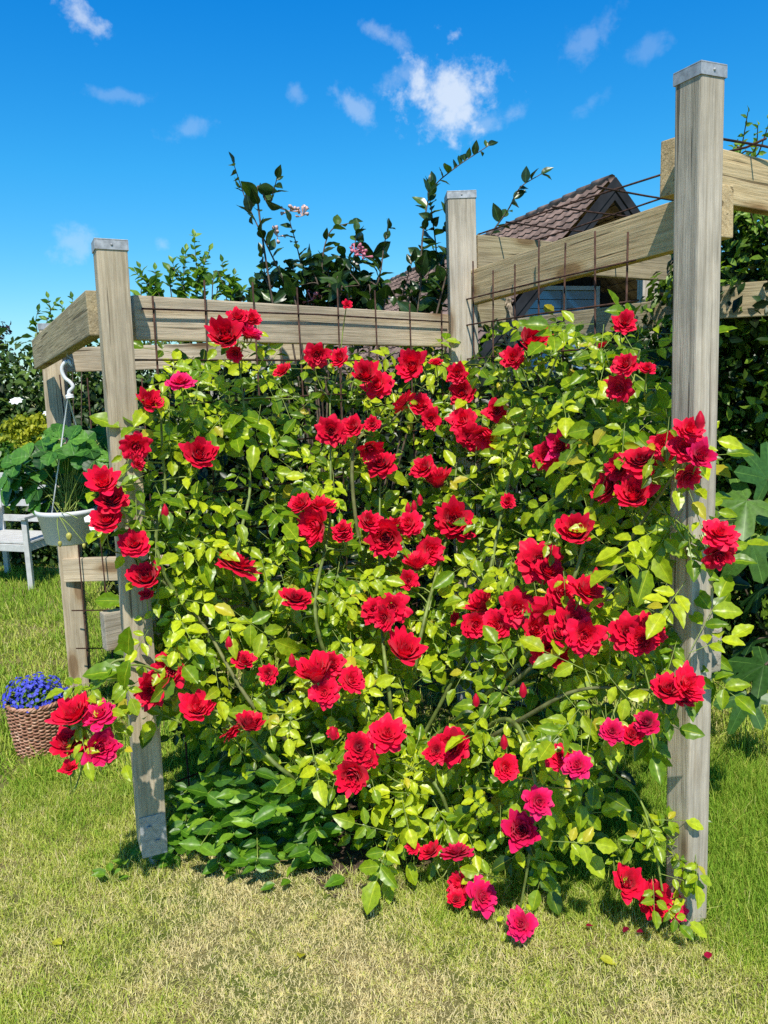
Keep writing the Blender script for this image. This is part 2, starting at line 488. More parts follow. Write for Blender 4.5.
def build_ground():
    m, nt, out = new_mat('lawn_soil')
    tc = N(nt, 'ShaderNodeTexCoord')
    n1 = N(nt, 'ShaderNodeTexNoise', i_Scale=3, i_Detail=6); n2 = N(nt, 'ShaderNodeTexNoise', i_Scale=260, i_Detail=7, i_Roughness=.75)
    for n in (n1, n2): nt.links.new(tc.outputs['Object'], n.inputs['Vector'])
    a = ramp(nt, n2.outputs[0], [(.3, (.12, .10, .04)), (.5, (.33, .285, .12)), (.7, (.60, .51, .26))])
    g = ramp(nt, n2.outputs[0], [(.3, (.09, .13, .02)), (.7, (.27, .33, .07))])
    c = mixc(nt, ramp(nt, n1.outputs[0], [(.4, (0, 0, 0)), (.6, (1, 1, 1))]).outputs[0], a.outputs[0], g.outputs[0])
    b = N(nt, 'ShaderNodeBsdfPrincipled', i_Roughness=1); b.inputs['Specular IOR Level'].default_value = .05
    nt.links.new(c, b.inputs['Base Color'])
    bp = N(nt, 'ShaderNodeBump', i_Strength=.8, i_Distance=.02); nt.links.new(n2.outputs[0], bp.inputs['Height']); nt.links.new(bp.outputs[0], b.inputs['Normal'])
    nt.links.new(b.outputs[0], out.inputs[0])
    bm = bmesh.new(); bmesh.ops.create_circle(bm, cap_ends=True, segments=64, radius=260)
    tag(bm_obj('lawn', bm, m), kind='structure')
    # bare earth under the rose
    ms = simple('bare_earth', (.085, .055, .036), 1, 0, .5, 60, .9)
    bm = bmesh.new()
    vs = []
    c0 = bm.verts.new((.0, 0, .006))
    k = 28
    for i in range(k):
        a_ = i / k * 2 * math.pi; r = .9 + .15 * math.sin(3 * a_) + .1 * math.sin(7 * a_ + 1)
        vs.append(bm.verts.new((r * .62 * math.cos(a_), r * .42 * math.sin(a_), .004)))
    for i in range(k): bm.faces.new((c0, vs[i], vs[(i + 1) % k]))
    o = bm_obj('bare_soil', bm, ms); o.location = (-.05, 2.66, 0); tag(o, kind='structure')

    # blades of grass
    def blades(n, x0, x1, y0, y1, h, w):
        x = rng.uniform(x0, x1, n); y = y0 * (y1 / y0) ** rng.random(n)
        keep = np.abs(x) < y * .56 + .25
        return x[keep], y[keep], np.full(keep.sum(), h), np.full(keep.sum(), w)
    parts = [blades(700000, -1.6, 1.9, 1.25, 3.4, .0185, .0021), blades(200000, -3.9, 3.0, 3.0, 8.2, .036, .0048)]
    x, y, h, w = [np.concatenate(a) for a in zip(*parts)]
    soil = ((x + .05) / .54) ** 2 + ((y - 2.66) / .35) ** 2 < 1
    keep = ~soil | (rng.random(len(x)) < .05)
    dens = .62 + .38 * (np.sin(x * 31 + 3 * np.sin(y * 17)) * np.sin(y * 27 + 2 * np.sin(x * 13)))
    dry = patch(x, y)
    keep &= rng.random(len(x)) < np.clip(dens + .40 - .6 * dry, .30, 1)
    x, y, h, w, dry = x[keep], y[keep], h[keep], w[keep], dry[keep]
    n = len(x)
    h = h * rng.lognormal(0, .45, n) * (1.15 - .6 * dry) * (1 + .45 * smooth(.6, 1.4, x) * smooth(2.0, 3.0, y))
    # longer tufts round the posts and the rose's foot
    for (cx, cy, r, a) in ((.89, 2.13, .14, .8), (-.83, 2.43, .16, .9), (.35, 2.32, .3, .7), (-.2, 2.45, .35, .5), (1.35, 2.9, .4, .6), (.8, 2.05, .15, .6)):
        h = h * (1 + a * np.exp(-((x - cx) ** 2 + (y - cy) ** 2) / r ** 2))
    az = rng.uniform(0, 2 * math.pi, n); lean = np.clip(rng.normal(.55, .35, n) + .35 * dry, .05, 1.5)
    dx, dy = np.cos(az) * np.sin(lean), np.sin(az) * np.sin(lean); dz = np.cos(lean)
    B = np.stack([x, y, np.zeros(n)], 1); D = np.stack([dx, dy, dz], 1)
    S = np.stack([-np.sin(az + rng.normal(0, .6, n)), np.cos(az), np.zeros(n)], 1)
    hw = (w / 2)[:, None]
    midp = B + D * (h * .55)[:, None] + np.array([0, 0, 1]) * (h * .10)[:, None]
    tipp = B + D * h[:, None] + np.stack([dx, dy, -.05 * np.ones(n)], 1) * (h * .15)[:, None]
    tipp[:, 2] = np.maximum(tipp[:, 2], .003)
    V = np.stack([B - S * hw, B + S * hw, midp + S * hw * .8, midp - S * hw * .8, tipp + S * hw * .12, tipp - S * hw * .12], 1)
    Fq = np.array([(0, 1, 2, 3), (3, 2, 4, 5)])
    Fa = (Fq[None] + (np.arange(n) * 6)[:, None, None]).reshape(-1, 4)
    t = np.clip(dry * 1.0 + .16 * np.sin(x * 23 + 2 * np.sin(y * 19)) * np.sin(y * 21 + x * 9) + rng.normal(0, .26, n), 0, 1)
    tt = np.zeros((n, 6, 3), np.float32); tt[:, :, 0] = t[:, None]; tt[:, :, 1] = 0
    me = fast_mesh('grass', V.reshape(-1, 3), Fa, tt.reshape(-1, 3))
    o = link('grass', me, M['grass']); tag(o, 'short sunlit lawn grass with dry straw coloured patches', 'grass', kind='stuff')


build_ground()

# ------------------------------------------------------------------ pergola
perg = empty('wooden_pergola', (.39, 3.45, 0), 'weathered timber pergola with square metal capped posts and rusty wire mesh, carrying the red roses', 'pergola')


def frame_mat(A, B):
    """matrix with local X from A to B, Z as upright as can be"""
    A, B = Vector(tuple(A)), Vector(tuple(B))
    x = (B - A).normalized()
    up = Vector((0, 0, 1)) if abs(x.z) < .9 else Vector((0, 1, 0))
    y = up.cross(x).normalized(); z = x.cross(y)
    m = Matrix.Identity(4)
    for i in range(3): m[i][0], m[i][1], m[i][2], m[i][3] = x[i], y[i], z[i], ((A + B) / 2)[i]
    return m, (B - A).length


def timber(name, A, B, th, ht, mat, parent, bevel=.004, spin=0.0):
    m, L = frame_mat(A, B)
    bm = bmesh.new()
    add_box(bm, (0, 0, 0), (L, th, ht), None, bevel)
    me = bpy.data.meshes.new(name); bm.normal_update(); bm.to_mesh(me); bm.free()
    o = bpy.data.objects.new(name, me); COL.objects.link(o); me.materials.append(mat)
    o.parent = parent; o.matrix_parent_inverse = world_mat(parent).inverted()
    o.matrix_basis = m @ Matrix.Rotation(spin, 4, 'X')
    return o


def child_box(name, parent_obj, M_, lo, hi, mat, bevel=.002):
    bm = bmesh.new(); add_box_simple(bm, lo, hi, bevel)
    me = bpy.data.meshes.new(name); bm.normal_update(); bm.to_mesh(me); bm.free(); me.materials.append(mat)
    o = bpy.data.objects.new(name, me); COL.objects.link(o)
    o.parent = parent_obj; o.matrix_parent_inverse = Matrix.Identity(4)
    o.matrix_basis = M_
    return o


def post(base, top, w, face, mat, shoe=True):
    """face: angle (rad) of the face normal about the vertical"""
    base, top = np.array(base, float), np.array(top, float)
    b2 = base + (top - base) * (.012 if not shoe else .04)
    A, B = Vector(tuple(b2)), Vector(tuple(top))
    x = (B - A).normalized()
    fn = Vector((math.cos(face), math.sin(face), 0)); y = x.cross(fn).normalized(); z = x.cross(y)
    m = Matrix.Identity(4)
    for i in range(3): m[i][0], m[i][1], m[i][2], m[i][3] = x[i], y[i], z[i], ((A + B) / 2)[i]
    L = (B - A).length
    bm = bmesh.new(); add_box(bm, (0, 0, 0), (L, w, w), None, .006)
    me = bpy.data.meshes.new('post'); bm.normal_update(); bm.to_mesh(me); bm.free(); me.materials.append(mat)
    o = bpy.data.objects.new('post', me); COL.objects.link(o); o.parent = perg
    o.matrix_parent_inverse = world_mat(perg).inverted(); o.matrix_basis = m
    # folded metal cap: a lid with four skirts
    c = w / 2 + .003
    bm = bmesh.new()
    add_box_simple(bm, (L / 2 + .001, -c, -c), (L / 2 + .0045, c, c), .0012)
    for (lo, hi) in (((L / 2 - .026, -c, -c), (L / 2 + .0005, -c + .0022, c)), ((L / 2 - .026, c - .0022, -c), (L / 2 + .0005, c, c)),
                     ((L / 2 - .026, -c + .0025, -c), (L / 2 + .0005, c - .0025, -c + .0022)), ((L / 2 - .026, -c + .0025, c - .0022), (L / 2 + .0005, c - .0025, c))):
        add_box_simple(bm, lo, hi)
    for s in (-1, 1):
        bmesh.ops.create_uvsphere(bm, u_segments=8, v_segments=5, radius=.004, matrix=Matrix.Translation((L / 2 - .012, 0, s * c)))
    me = bpy.data.meshes.new('post_cap'); bm.normal_update(); bm.to_mesh(me); bm.free(); me.materials.append(M['zinc'])
    k = bpy.data.objects.new('post_cap', me); COL.objects.link(k); k.parent = o
    if shoe:
        # U-shaped ground bracket: two cheeks, a floor and bolt heads
        bm = bmesh.new(); g = w / 2 + .001
        for s in (-1, 1):
            add_box_simple(bm, (-L / 2 - .02, -w * .46, s * g if s > 0 else -g - .004), (-L / 2 + .125, w * .46, g + .004 if s > 0 else -g), .001)
            for zz in (.03, .085):
                bmesh.ops.create_cone(bm, cap_ends=True, segments=6, radius1=.008, radius2=.008, depth=.01,
                                      matrix=Matrix.Translation((-L / 2 + zz, .012 * s * (1 if zz > .05 else -1), s * (g + .008))))
        add_box_simple(bm, (-L / 2 - .008, -w * .46, -g + .0005), (-L / 2 - .003, w * .46, g - .0005))
        bmesh.ops.create_cone(bm, cap_ends=True, segments=10, radius1=.016, radius2=.016, depth=.10, matrix=Matrix.Translation((-L / 2 - .058, 0, 0)) @ Matrix.Rotation(math.pi / 2, 4, 'Y'))
        me = bpy.data.meshes.new('post_shoe'); bm.normal_update(); bm.to_mesh(me); bm.free(); me.materials.append(M['zinc'])
        k = bpy.data.objects.new('post_shoe', me); COL.objects.link(k); k.parent = o
    return o


def toward_cam(p, off=0):
    return math.atan2(-p[1], -p[0]) + math.radians(off)


pL = on(154, 864); pR = on(685.5, 924); pBL = on(82, 693)
tL, tR, tBL = at(109.5, 243, pL[1]), at(700, 71, pR[1]), at(51, 325, pBL[1])
pC = np.array([.385, 3.46, 0]); tC = at(460, 195, 3.46)
post(pL, tL, .090, toward_cam(pL, 6), M['pine'])
post(pC, tC, .118, toward_cam(pC, 7), M['pine_grey'])
post(pR, tR, .082, toward_cam(pR, 48), M['pine_grey'], False)
post(pBL, tBL, .10, toward_cam(pBL, -12), M['pine'], False)
# far corner posts, mostly behind the climbers
pF = np.array([2.05, 3.25, 0]); post(pF, pF + [0, 0, 2.3], .10, toward_cam(pF, 20), M['pine_grey'])
pK = np.array([1.62, 4.75, 0]); post(pK, pK + [0, 0, 2.2], .10, toward_cam(pK, 20), M['pine_grey'])

HB = .140
def lv(p, z): return np.array([p[0], p[1], z])
# front beam, left post to corner post, set behind the left post's line
b1a, b1b = at(132, 318, 2.555), at(446, 331, 3.50)
z1 = 1.845
timber('beam', b1a, b1b, .045, HB, M['pine'], perg)
# right-hand beam, corner post to right post and a little beyond
b2a, b2b = at(473, 288, 3.43), at(728, 211, 2.235)
z2 = 2.005
timber('beam', b2a, b2b, .045, HB + .002, M['pine_warm'], perg)
# beam going away to the right of the right post
b3a, b3b = at(667, 166, 2.24), at(860, 210, 2.85)
timber('beam', lv(b3a, 2.165), lv(b3b, 2.165), .045, .148, M['pine_warm'], perg)
# side board, left post back to the rear left post
s1, s2 = at(95, 313, 2.46), at(38, 355, 3.80)
timber('beam', s1, s2, .045, .137, M['pine_old'], perg)
# far board between rear posts
r1, r2 = at(52, 357, 4.12), at(330, 354, 4.12)
timber('beam', lv(r1, 1.78), lv(r2, 1.78), .045, .125, M['pine'], perg)
# low rail from the rear left post
q1, q2 = at(64, 566, 3.92), at(190, 566, 3.92)
timber('rail', lv(q1, .70), lv(q2, .70), .04, .122, M['pine'], perg)
# two boards leaving the corner post to the right
h1, h2 = at(475, 253, 3.53), at(720, 275, 4.45)
timber('beam', lv(h1, 2.165), lv(h2, 2.165), .045, .14, M['pine_old'], perg)
h3, h4 = at(475, 309, 3.53), at(508, 309, 3.68)
timber('beam', lv(h3, 1.91), lv(h4, 1.91), .045, .135, M['pine_old'], perg)
# rear board seen under the right-hand beam
k1, k2 = at(520, 332, 4.72), at(720, 314, 3.6)
timber('beam', lv(k1, 1.90), lv(k2, 1.90), .04, .13, M['pine_old'], perg)
k3, k4 = at(706, 303, 3.36), at(860, 292, 3.12)
timber('beam', k3, k4, .04, .14, M['pine_old'], perg)
# low rails of the two rose panels
g1, g2 = at(103, 630, 2.53), at(446, 590, 3.52)
timber('rail', lv(g1, .80), lv(g2, .80), .045, .132, M['pine_grey'], perg)
g3, g4 = at(473, 590, 3.42), at(716, 645, 2.08)
timber('rail', lv(g3, .83), lv(g4, .83), .045, .13, M['pine_grey'], perg)
g5, g6 = at(104, 625, 2.60), at(75, 640, 3.9)


def mesh_panel(A, B, z0, z1, nv, zs, front=.03, over=.0, lab=None):
    """welded rod mesh hung on the face of a beam between A and B (plan points)"""
    A, B = np.array([A[0], A[1], 0]), np.array([B[0], B[1], 0])
    d = nz(B - A); nrm = np.array([d[1], -d[0], 0])
    if np.dot(nrm, -A) < 0: nrm = -nrm
    L = np.linalg.norm(B - A); rods = []
    for i in range(nv):
        s = .06 + (L - .12) * i / (nv - 1)
        p = A + d * s + nrm * front
        j = rng.normal(0, .006, 3)
        p0 = p + [j[0], j[1], z0]; p1 = p + [0, 0, z1 + rng.uniform(-.02, .05)]
        rods.append((np.array([p0, (p0 + p1) / 2 + [j[1], j[2], 0], p1]), .0034))
    for z in zs:
        a = A + d * rng.uniform(-.02, .03) + nrm * (front + .006) + [0, 0, z + rng.normal(0, .004)]; b = B - d * rng.uniform(-.02, .03) + nrm * (front + .006) + [0, 0, z + rng.normal(0, .004)]
        rods.append((np.array([a, (a + b) / 2 + nrm * rng.normal(0, .008) + [0, 0, rng.normal(0, .006)], b]), .0034))
    return link('wire_mesh', tubes_mesh('wire_mesh', rods, 6), M['rust'], perg)


ZS = [.25, .45, .65, .95, 1.1, 1.25, 1.4, 1.55, 1.7]
mesh_panel(b1a, b1b, .12, 1.925, 8, ZS + [1.865], .034)
mesh_panel(b2a, lv(at(650, 240, 2.46), 0), .12, 2.06, 7, ZS + [1.84, 1.955], .034)
mesh_panel(at(60, 500, 3.85), at(190, 500, 3.85), .1, 1.66, 5, [.3, .5, 1.0, 1.2, 1.4], .0)
# roof mesh lying on the tops of the boards
zr = 2.262
rods = []
for (xa, ya, xb, yb) in ((478, 236, 664, 176), (500, 252, 668, 198), (506, 222, 605, 234), (552, 207, 648, 219), (597, 187, 690, 203), (722, 139, 800, 154), (728, 154, 766, 141), (560, 262, 676, 218)):
    a, b = on(xa, ya, zr), on(xb, yb, zr)
    dz = .007 if ya > yb else 0
    rods.append((np.array([a + [0, 0, dz], (a + b) / 2 + [0, 0, dz + rng.normal(0, .004)], b + [0, 0, dz]]), .0036))
link('wire_mesh', tubes_mesh('wire_mesh', rods, 6), M['rust'], perg)

# ------------------------------------------------------------------ house
def build_house():
    P0 = at(612, 181, 11.0)
    rd = nz(np.array([-.28, .96, 0])); gx = np.array([.96, .28, 0])   # ridge direction, across the gable
    h = empty('tiled_house', tuple(P0 * [1, 1, 0]), 'dark clad house with brown pantile gable roof standing beyond the pergola', 'house')
    mt = simple('brown_pantile', (.26, .175, .14), .85, 0, .4, 5, .3)
    md = simple('charcoal_board', (.030, .031, .036), .9, 0, .2, 6, 0, .12)
    mw = simple('shaded_dark_cladding', (.014, .015, .018), .9, 0, .2, 8, 0, .1)  # dark boards, coloured nearly black to stand in for the gable's shadow
    mb = simple('bluegrey_cladding', (.25, .33, .45), .5, 0, .1, 8)
    W, drop, Lr = 2.35, 2.62, 13.0
    zr_ = P0[2]
    # roof slopes as overlapping pantile courses
    for s in (-1, 1):
        rows, cols = 20, int(Lr / .06)
        V, Fq = [], []
        for r in range(rows):
            for e in (0, 1):
                t = (r + e * 1.06) / rows
                lift = (.024 if e else .004)
                for c in range(cols + 1):
                    q = c / cols * Lr
                    wave = .018 * max(-.35, math.sin(c * math.pi / 2))
                    base = P0 + rd * q + gx * (s * W * t) + np.array([0, 0, -drop * t])
                    n = nz(gx * s * drop + np.array([0, 0, W]))
                    V.append(base + n * (.03 + lift + wave))
        for r in range(rows):
            for c in range(cols):
                a = (2 * r) * (cols + 1) + c; b = a + cols + 1
                Fq.append((a, a + 1, b + 1, b) if s > 0 else (b, b + 1, a + 1, a))
                if r < rows - 1:
                    d0 = b; d1 = b + cols + 1
                    Fq.append((d0, d0 + 1, d1 + 1, d1))
        link('roof', fast_mesh('roof', np.array(V), np.array(Fq), shade=False), mt, h)
    # ridge tiles
    rods = []
    for i in range(32):
        q = i * .4
        a = P0 + rd * q + [0, 0, .03]; b = a + rd * .44 + np.array([0, 0, .015])
        rods.append((np.array([a, (a + b) / 2, b]), np.array([.06, .065, .07])))
    link('ridge_tile', tubes_mesh('ridge_tile', rods, 8), mt, h)

    def slab(name, pts, th, nrm, mat):
        bm = bmesh.new(); nrm = np.array(nrm)
        f1 = [bm.verts.new(tuple(p)) for p in pts]; f2 = [bm.verts.new(tuple(np.array(p) + nrm * th)) for p in pts]
        bm.faces.new(f1[::-1]); bm.faces.new(f2)
        n = len(pts)
        for i in range(n): bm.faces.new((f1[i], f1[(i + 1) % n], f2[(i + 1) % n], f2[i]))
        return bm_obj(name, bm, mat, h)
    fr = -rd
    up = np.array([0, 0, 1.0])
    for s in (-1, 1):
        for k, (o1, o2, outw) in enumerate(((-.02, .10, .06), (.108, .185, .02))):
            a = P0 + fr * outw
            e = P0 + gx * s * W + up * -drop + fr * outw
            nn = up
            slab('barge_board', [a - up * o1 * 1.4, e - up * o1 * 1.4, e - up * o2 * 1.4, a - up * o2 * 1.4], .04 + .02 * k, fr if s < 0 else fr, md)
    # recessed gable wall of vertical boards, one mesh, and the soffit
    back = rd * 1.3
    nb = 26
    bm = bmesh.new()
    for i in range(nb):
        x0 = -W * .93 + 2 * W * .93 * i / nb; x1 = x0 + 2 * W * .93 / nb - .012
        for (xa, xb) in ((x0, x1),):
            xm = max(abs(xa), abs(xb))
            zt = zr_ - .38 - drop * xm / W
            pts = [P0 + gx * xa + back, P0 + gx * xb + back]
            vs = [bm.verts.new((pts[0][0], pts[0][1], 0)), bm.verts.new((pts[1][0], pts[1][1], 0)), bm.verts.new((pts[1][0], pts[1][1], max(zt, .5))), bm.verts.new((pts[0][0], pts[0][1], max(zt, .5)))]
            vs2 = [bm.verts.new(v.co + Vector(tuple(rd * .05))) for v in vs]
            bm.faces.new(vs)
            for j in range(4): bm.faces.new((vs[j], vs[(j + 1) % 4], vs2[(j + 1) % 4], vs2[j]))
    bm_obj('wall', bm, mw, h)
    c = P0 * [1, 1, 0] + rd * 1.38
    slab('wall', [c - gx * W * .93 + up * .0, c + gx * W * .93, c + gx * W * .93 + up * (zr_ - drop - .35), c + up * (zr_ - .45), c - gx * W * .93 + up * (zr_ - drop - .35)], .05, rd, mw)
    # long side wall under the left slope
    e = P0 * [1, 1, 0] - gx * W * .93 + rd * 1.4
    slab('wall', [e, e + rd * 11.2, e + rd * 11.2 + up * (zr_ - drop - .2), e + up * (zr_ - drop - .2)], .05, -gx, mw)
    # window with pale blue-grey slatted panel
    wx0, wx1, wz0, wz1 = -.62, .55, 1.75, 2.95
    f0 = P0 * [1, 1, 0] + rd * 1.24
    bm = bmesh.new()
    def bar(xa, xb, za, zb, dd=0.0, th=.05):
        vs = [bm.verts.new(tuple(f0 + gx * x + up * z - rd * dd)) for x, z in ((xa, za), (xb, za), (xb, zb), (xa, zb))]
        vs2 = [bm.verts.new(v.co + Vector(tuple(rd * th))) for v in vs]
        bm.faces.new(vs[::-1])
        for j in range(4): bm.faces.new((vs[j], vs[(j + 1) % 4], vs2[(j + 1) % 4], vs2[j]))
    bar(wx0 - .06, wx0, wz0 - .06, wz1 + .06); bar(wx1, wx1 + .06, wz0 - .06, wz1 + .06); bar(wx0, wx1, wz0 - .06, wz0); bar(wx0, wx1, wz1, wz1 + .06); bar(-.03, .03, wz0, wz1, -.005)
    fo = bm_obj('window', bm, mb, h)
    glass, nt, out = new_mat('window_glass')
    b = N(nt, 'ShaderNodeBsdfPrincipled', i_Roughness=.08); b.inputs['Base Color'].default_value = (.16, .24, .36, 1); b.inputs['Specular IOR Level'].default_value = .8
    nt.links.new(b.outputs[0], out.inputs[0])
    bm = bmesh.new()
    for j in range(9):
        za = wz0 + (wz1 - wz0) * j / 9
        vs = [bm.verts.new(tuple(f0 + gx * x + up * z + rd * dd)) for x, z, dd in ((wx0, za, .03), (wx1, za, .03), (wx1, za + .125, .044), (wx0, za + .125, .044))]
        bm.faces.new(vs)
    bm_obj('pane', bm, glass, fo)


build_house()

# ------------------------------------------------------------------ generic vegetation


def crown(name, mat, parent, blobs, n, size, tint=(.45, .25), T=T_SMALL, shell=.55, up=.5, outbias=.7, seed_clump=0.35):
    """leaf faces through the volume of ellipsoids; blobs = (centre, radii)"""
    wts = np.array([b[1][0] * b[1][1] + b[1][0] * b[1][2] + b[1][1] * b[1][2] for b in blobs]); wts = wts / wts.sum()
    idx = rng.choice(len(blobs), n, p=wts)
    C = np.array([b[0] for b in blobs])[idx]; Rr = np.array([b[1] for b in blobs])[idx]
    u = rdir(n)
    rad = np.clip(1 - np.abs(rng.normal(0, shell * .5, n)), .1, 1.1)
    # lumpy outline
    lump = 1 + seed_clump * .6 * (np.sin(u[:, 0] * 7 + idx) * np.sin(u[:, 1] * 6 + idx * 2) + .6 * np.sin(u[:, 2] * 11 + u[:, 0] * 5))
    pos = C + u * Rr * (rad * lump)[:, None]
    ok = pos[:, 2] > .02
    pos, u, rad = pos[ok], u[ok], rad[ok]; k = len(pos)
    nrm = nz(u * outbias + np.array([0, 0, up]) + rng.normal(0, .55, (k, 3)))
    d = nz(np.cross(nrm, rdir(k)) + np.array([0, 0, -.3]))
    clump = .5 + .5 * np.sin(pos[:, 0] * 9 + 2 * np.sin(pos[:, 2] * 8)) * np.sin(pos[:, 2] * 7 + pos[:, 1] * 5)
    t = np.clip(tint[0] * (.55 + .9 * clump * 1.0) * (.35 + .65 * rad) + rng.normal(0, tint[1], k), 0, 1)  # inner leaves tinted darker: the crown's own shade put into colour
    return scatter(name, T, pos, d, nrm, size * rng.lognormal(0, .25, k), rng.uniform(0, .6, k), t, mat, parent)


def stems_for(name, root, blobs, parent, mat, r0=.03, n=9):
    lst = []
    for i in range(n):
        c, rr = blobs[i % len(blobs)]
        tip = np.array(c) + rdir(1)[0] * np.array(rr) * .55
        tip[2] = max(tip[2], .2)
        m1 = np.array(root) * .6 + tip * .4 + rng.normal(0, .08, 3); m1[2] = tip[2] * .45
        p = spline([np.array(root) + [rng.normal(0, .05), rng.normal(0, .05), -.02], m1, tip], 6)
        lst.append((p, np.linspace(r0, r0 * .25, len(p))))
    return link(name, tubes_mesh(name, lst, 6), mat, parent)


def shrub(name, label, cat, root, blobs, n, size, mat, tint=(.45, .25), T=T_SMALL, stem='stems', r0=.03, group=None, shell=.55, ns=9, **kw):
    e = empty(name, tuple(root), label, cat, group)
    stems_for(stem, root, blobs, e, M['bark'], r0, ns)
    crown('foliage', mat, e, blobs, n, size, tint, T, shell, **kw)
    return e


# hedge and trees at the far left
hx = [at(-60, 440, 8.3), at(30, 440, 8.2), at(110, 440, 8.1), at(200, 440, 8.1)]
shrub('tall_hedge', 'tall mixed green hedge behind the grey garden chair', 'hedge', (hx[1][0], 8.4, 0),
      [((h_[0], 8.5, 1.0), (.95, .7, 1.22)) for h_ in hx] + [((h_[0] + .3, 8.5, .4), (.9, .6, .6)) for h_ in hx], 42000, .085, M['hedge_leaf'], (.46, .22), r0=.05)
shrub('low_hedge', 'low dark clipped bush on the lawn under the garden chair', 'bush', (at(40, 560, 7.2)[0], 7.3, 0),
      [((at(x, 560, 7.2)[0], 7.35, .22), (.55, .3, .38)) for x in (-10, 45, 100)], 6000, .06, M['hedge_leaf'], (.45, .25), ns=6, r0=.015)
bt = at(2, 345, 11)
e = empty('purple_leaved_tree', (bt[0] - .7, 11, 0), 'purple leaved tree at the left edge above the hedge', 'tree')
tr = [np.array([bt[0] - .7, 11, 0]), np.array([bt[0] - .65, 11, 1.2]), np.array([bt[0] - .6, 11, 2.4])]
link('trunk', tubes_mesh('trunk', [(spline(tr, 6), np.linspace(.12, .04, 12))]), M['bark'], e)
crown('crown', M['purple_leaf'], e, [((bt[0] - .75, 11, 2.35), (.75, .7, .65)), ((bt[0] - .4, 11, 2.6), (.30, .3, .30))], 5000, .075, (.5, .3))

# leafy shoots rising over the boards at the left
def shoots(name, label, cat, root, tips, mat, leaf, Y, stem_mat, gap=.05, T=T_ELL, tint=(.5, .25), sweep=.3, r=.005, clump=1, foliage='leaves'):
    e = empty(name, tuple(root), label, cat)
    lst, P_, D_, N_, S_ = [], [], [], [], []
    for tip in tips:
        pts = [np.array(root) + [rng.normal(0, .05), rng.normal(0, .05), 0]] + [np.array(t) for t in tip]
        p = spline(pts, 14)
        lst.append((p, np.linspace(r, r * .3, len(p))))
        seg = np.linalg.norm(np.diff(p, axis=0), axis=1); cum = np.concatenate([[0], np.cumsum(seg)])
        tot = cum[-1]
        start = max(0, tot - np.linalg.norm(np.array(tip[-1]) - np.array(tip[0])) - .1)
        s = start; side = 1
        while s < tot:
            q = np.array([np.interp(s, cum, p[:, k]) for k in range(3)])
            i = min(np.searchsorted(cum, s), len(p) - 2); tg = nz(p[i + 1] - p[max(i - 1, 0)])
            frac = (s - start) / max(tot - start, 1e-6)
            for _ in range(clump):
                lat = nz(np.cross(tg, rdir(1)[0]))
                P_.append(q); D_.append(nz(lat * .9 + tg * .6)); N_.append(nz(np.array([0, 0, .7]) + tg * .3 - np.array([0, .4, 0]) + rng.normal(0, .5, 3)))
                S_.append(leaf * rng.uniform(.65, 1.2) * (1 - .4 * frac))
            side = -side; s += gap * rng.uniform(.6, 1.4)
        P_.append(p[-1]); D_.append(tg); N_.append(nz(np.array([.3, -.6, .6]))); S_.append(leaf * .6)
    link('stems', tubes_mesh('stems', lst, 5), stem_mat, e)
    t = np.clip(rng.normal(tint[0], tint[1], len(P_)), 0, 1)
    scatter(foliage, T, np.array(P_), np.array(D_), np.array(N_), np.array(S_), rng.uniform(.1, .7, len(P_)), t, mat, e)
    return e


yA = 5.2
tips = []
for (a, b) in (((198, 320), (194, 236)), ((180, 320), (172, 262)), ((165, 320), (155, 270)), ((215, 320), (222, 262)), ((230, 320), (234, 275)), ((205, 320), (210, 250)), ((188, 320), (183, 255)), ((145, 320), (140, 268)), ((252, 330), (262, 268)), ((172, 300), (186, 250)), ((225, 310), (243, 290)), ((155, 310), (135, 272)), ((196, 300), (204, 262)), ((212, 300), (232, 282))):
    p0, p1 = at(a[0], a[1], yA), at(b[0], b[1], yA)
    tips.append([p0, (p0 + p1) / 2 + rng.normal(0, .03, 3), p1])
shoots('young_fruit_tree', 'young tree with upright bright green shoots rising above the front beam', 'tree', (at(200, 400, yA)[0], yA, 0), tips, M['pear_leaf'], .085, yA, M['bark'], .03, clump=2)
tips = []
for (a, b) in (((60, 350), (48, 298)), ((50, 350), (56, 302)), ((72, 350), (72, 298)), ((40, 350), (38, 310)), ((82, 350), (84, 300)), ((64, 345), (62, 305))):
    p0, p1 = at(a[0], a[1], 5.6), at(b[0], b[1], 5.6)
    tips.append([p0, (p0 + p1) / 2 + rng.normal(0, .03, 3), p1])
shoots('leafy_sapling', 'thin green leafy shoots rising behind the sloping side board', 'sapling', (at(60, 430, 5.6)[0], 5.6, 0), tips, M['pear_leaf'], .08, 5.6, M['bark'], .04, clump=2)

# dark shrubs behind the rose panels
bl = []
for x, zt in ((150, 1.72), (215, 1.78), (280, 1.75), (345, 1.80), (410, 1.75), (470, 1.75)):
    p = at(x, 500, 5.0); bl.append(((p[0], 5.15, zt * .5), (.45, .5, zt * .55)))
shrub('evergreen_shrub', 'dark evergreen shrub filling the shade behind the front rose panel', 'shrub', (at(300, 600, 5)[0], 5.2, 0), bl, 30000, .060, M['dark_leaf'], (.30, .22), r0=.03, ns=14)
bl = []
for x, zt in ((530, 1.70), (590, 1.72), (650, 1.78)):
    p = at(x, 500, 5.0); bl.append(((p[0], 5.2, zt * .5), (.5, .5, zt * .52)))
shrub('laurel_shrub', 'dark leafy shrub behind the right rose panel, below the house', 'shrub', (at(590, 600, 5)[0], 5.2, 0), bl, 15000, .065, M['dark_leaf'], (.28, .22), r0=.03, ns=8)
